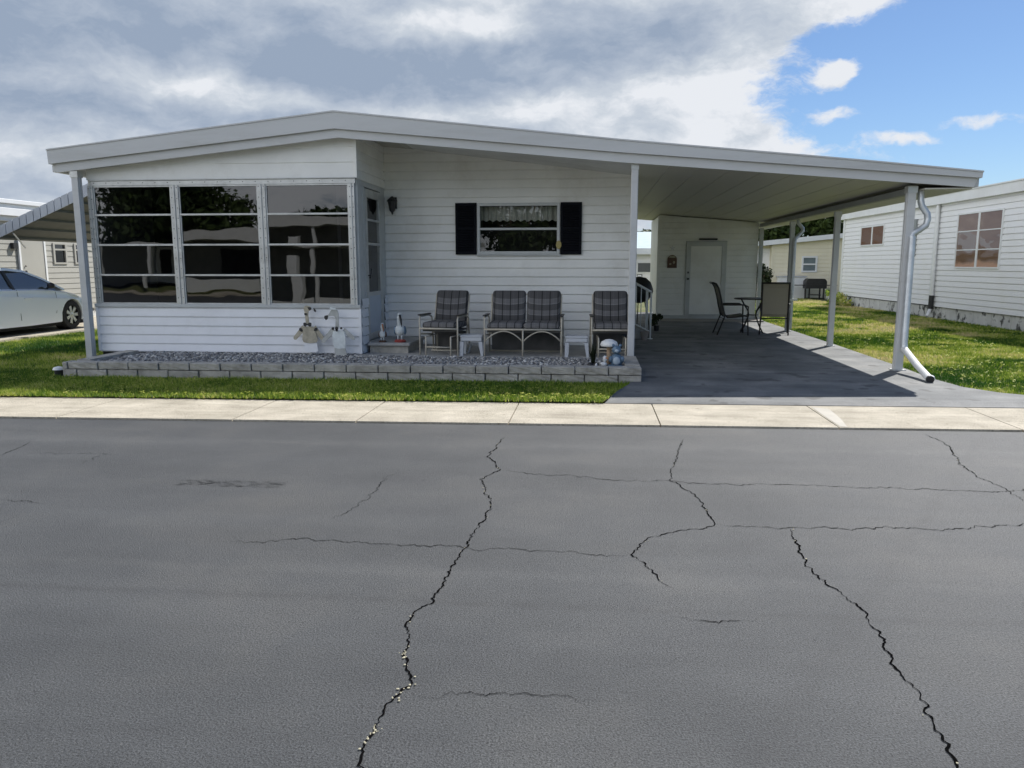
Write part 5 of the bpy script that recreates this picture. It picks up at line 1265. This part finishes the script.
# ================================================================== CAMERA, SKY, SUN
cam = bpy.data.cameras.new('camera'); co = bpy.data.objects.new('camera', cam); COL.objects.link(co); S.camera = co
co.location = (0, 0, 1.5); co.rotation_euler = (R(90 - 8.869), 0, R(5.869))
cam.sensor_width = 36; cam.lens = 769 / 1024 * 36; cam.clip_end = 1000; cam.clip_start = .05

sun_dir = Vector((.53, .74, 1.0)).normalized()      # towards the sun
el = math.asin(sun_dir.z); az = math.atan2(sun_dir.x, sun_dir.y)
sl_ = bpy.data.lights.new('sun', 'SUN'); sl_.energy = 5.0; sl_.angle = R(.55); sl_.color = (1.0, .965, .905)
so = bpy.data.objects.new('sun', sl_); COL.objects.link(so); so.rotation_euler = sun_dir.to_track_quat('Z', 'Y').to_euler(); so.location = (10, 10, 20)

W = bpy.data.worlds.new('World'); S.world = W; W.use_nodes = True; nt = W.node_tree; nt.nodes.clear()
out = nt.nodes.new('ShaderNodeOutputWorld'); bg = nt.nodes.new('ShaderNodeBackground'); nt.links.new(bg.outputs[0], out.inputs[0])
bg.inputs[1].default_value = 0.075
sky = nt.nodes.new('ShaderNodeTexSky'); sky.sky_type = 'NISHITA'; sky.sun_disc = False; sky.sun_elevation = el; sky.sun_rotation = az; sky.air_density = 1.0; sky.dust_density = .3; sky.ozone_density = 1.5
tc = nt.nodes.new('ShaderNodeTexCoord'); D = tc.outputs['Generated']
nrm = N(nt, 'VectorMath', operation='NORMALIZE'); nt.links.new(D, nrm.inputs[0]); D = nrm.outputs[0]
_p = math.atan((384 - 264) / 769); _y = math.atan((592 - 512) * math.cos(_p) / 769)
fwd = Vector((-math.sin(_y) * math.cos(_p), math.cos(_y) * math.cos(_p), -math.sin(_p))); rt = Vector((math.cos(_y), math.sin(_y), 0)); upv = rt.cross(fwd)
def dirpx(x, y): return (fwd + rt * ((x - 512) / 769) + upv * ((384 - y) / 769)).normalized()
def mth(op, a, b=None, c=None, clamp=False):
    n = nt.nodes.new('ShaderNodeMath'); n.operation = op; n.use_clamp = clamp
    for i, v in enumerate((a, b, c)):
        if v is None: continue
        if isinstance(v, (int, float)): n.inputs[i].default_value = v
        else: nt.links.new(v, n.inputs[i])
    return n.outputs[0]
def blob(src, x, y, sx, sy, w):
    """soft elliptical cloud mass centred on a fixed compass direction of the sky"""
    c = dirpx(x, y); e1 = c.cross(Vector((0, 0, 1))).normalized(); e2 = c.cross(e1).normalized()
    def dot(v):
        n = N(nt, 'VectorMath', operation='DOT_PRODUCT'); nt.links.new(src, n.inputs[0]); n.inputs[1].default_value = v; return n.outputs['Value']
    a = mth('MULTIPLY', dot(e1), 769 / sx); b = mth('MULTIPLY', dot(e2), 769 / sy)
    r2 = mth('ADD', mth('MULTIPLY', a, a), mth('MULTIPLY', b, b))
    g = mth('EXPONENT', mth('MULTIPLY', r2, -1.0)); f = mth('GREATER_THAN', dot(c), 0.0)
    return mth('MULTIPLY', mth('MULTIPLY', g, f), w)
def total(lst):
    t_ = lst[0]
    for q in lst[1:]: t_ = mth('ADD', t_, q)
    return t_
# warped direction for ragged edges
wn = N(nt, 'TexNoise', Scale=7.0, Detail=5.0, Roughness=.6); nt.links.new(D, wn.inputs['Vector'])
wv = N(nt, 'VectorMath', operation='SUBTRACT'); nt.links.new(wn.outputs['Color'], wv.inputs[0]); wv.inputs[1].default_value = (.5, .5, .5)
ws = N(nt, 'VectorMath', operation='SCALE'); nt.links.new(wv.outputs[0], ws.inputs[0]); ws.inputs['Scale'].default_value = .055
wd = N(nt, 'VectorMath', operation='ADD'); nt.links.new(D, wd.inputs[0]); nt.links.new(ws.outputs[0], wd.inputs[1]); DW = wd.outputs[0]
mp = N(nt, 'Mapping'); mp.inputs['Scale'].default_value = (1, 1, 2.2); nt.links.new(DW, mp.inputs[0])
n1 = N(nt, 'TexNoise', Scale=6.5, Detail=10.0, Roughness=.68); nt.links.new(mp.outputs[0], n1.inputs['Vector'])
n2 = N(nt, 'TexNoise', Scale=11.0, Detail=8.0, Roughness=.6); nt.links.new(mp.outputs[0], n2.inputs['Vector'])
cover = total([blob(DW, -200, 60, 480, 330, 1.2), blob(DW, 230, 20, 380, 260, 1.0), blob(DW, 520, 20, 190, 150, .85), blob(DW, 540, 130, 170, 60, .5), blob(DW, 700, 58, 72, 30, .6),
               blob(DW, 690, 132, 50, 20, .35), blob(DW, 750, 150, 75, 12, .6), blob(DW, 840, 73, 24, 14, 1.0), blob(DW, 835, 115, 36, 11, .75), blob(DW, 980, 121, 44, 8, .8), blob(DW, 930, 141, 24, 6, .6), blob(DW, 892, 138, 20, 7, .5),
               blob(DW, 850, 0, 44, 20, .9), blob(DW, 800, 5, 18, 20, .5), blob(DW, 745, 10, 40, 35, .4), blob(DW, 600, -200, 450, 110, .3), blob(DW, 800, 95, 50, 34, -.35), blob(DW, 812, 36, 30, 24, -.35), blob(DW, 660, 97, 24, 8, -.4), blob(DW, 930, 70, 80, 80, -.5)])
# out of view: cloud added behind the viewer to fill the shaded walls
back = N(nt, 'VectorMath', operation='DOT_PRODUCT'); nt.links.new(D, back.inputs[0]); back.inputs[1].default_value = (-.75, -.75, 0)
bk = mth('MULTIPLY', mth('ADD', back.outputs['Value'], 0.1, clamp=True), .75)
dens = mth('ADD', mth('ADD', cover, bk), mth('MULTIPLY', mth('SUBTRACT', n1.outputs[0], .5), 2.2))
cr_ = nt.nodes.new('ShaderNodeMapRange'); cr_.interpolation_type = 'SMOOTHSTEP'; cr_.inputs['From Min'].default_value = .36; cr_.inputs['From Max'].default_value = .78
nt.links.new(dens, cr_.inputs['Value']); cmask = cr_.outputs[0]
# shade: grey undersides vs bright edges
shade = total([blob(DW, 370, 75, 190, 38, .48), blob(DW, 110, 22, 200, 45, .5), blob(DW, 610, 45, 120, 30, .5), blob(DW, 60, 112, 130, 22, .4), blob(DW, 20, 185, 120, 20, .25), blob(DW, 250, 112, 120, 14, .35), blob(DW, 700, 20, 60, 20, .15),
               blob(DW, 190, 80, 65, 14, -.75), blob(DW, 290, 106, 80, 8, -.35), blob(DW, 440, 28, 70, 12, -.6), blob(DW, 600, 105, 170, 26, -.32), blob(DW, 480, 112, 110, 12, -.3), blob(DW, 25, 150, 50, 16, -.5), blob(DW, 740, 60, 80, 40, -.3), blob(DW, 870, 60, 80, 90, -.4), blob(DW, 790, 150, 120, 20, -.4), blob(DW, 990, 121, 90, 25, -.4)])
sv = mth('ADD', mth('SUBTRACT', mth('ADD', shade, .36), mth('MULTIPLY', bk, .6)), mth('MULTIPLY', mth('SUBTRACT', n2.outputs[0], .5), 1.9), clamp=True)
rr = nt.nodes.new('ShaderNodeValToRGB'); els = rr.color_ramp.elements
stops = [(0.0, (8.6, 8.9, 9.4)), (0.3, (6.2, 6.8, 7.6)), (0.62, (4.7, 5.4, 6.5)), (1.0, (3.3, 4.1, 5.4))]
while len(els) < 4: els.new(.5)
for e, (p, c) in zip(els, stops): e.position = p; e.color = (c[0] / 10, c[1] / 10, c[2] / 10, 1)
nt.links.new(sv, rr.inputs[0])
cs_ = N(nt, 'VectorMath', operation='SCALE'); nt.links.new(rr.outputs[0], cs_.inputs[0]); nt.links.new(mth('MULTIPLY_ADD', mth('MAXIMUM', back.outputs['Value'], 0.0), 11.0, 10.6), cs_.inputs['Scale'])  # unseen back clouds brightened further as added fill light
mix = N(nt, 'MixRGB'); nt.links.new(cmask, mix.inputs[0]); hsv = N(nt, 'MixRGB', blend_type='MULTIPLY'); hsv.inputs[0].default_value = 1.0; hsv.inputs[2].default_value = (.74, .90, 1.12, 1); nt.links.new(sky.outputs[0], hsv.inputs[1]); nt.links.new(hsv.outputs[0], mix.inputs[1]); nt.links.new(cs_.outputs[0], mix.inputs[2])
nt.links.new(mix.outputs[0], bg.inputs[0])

S.view_settings.view_transform = 'Standard'; S.view_settings.look = 'None'; S.view_settings.gamma = 1; S.view_settings.use_curve_mapping = False
S.view_settings.exposure = 0.25
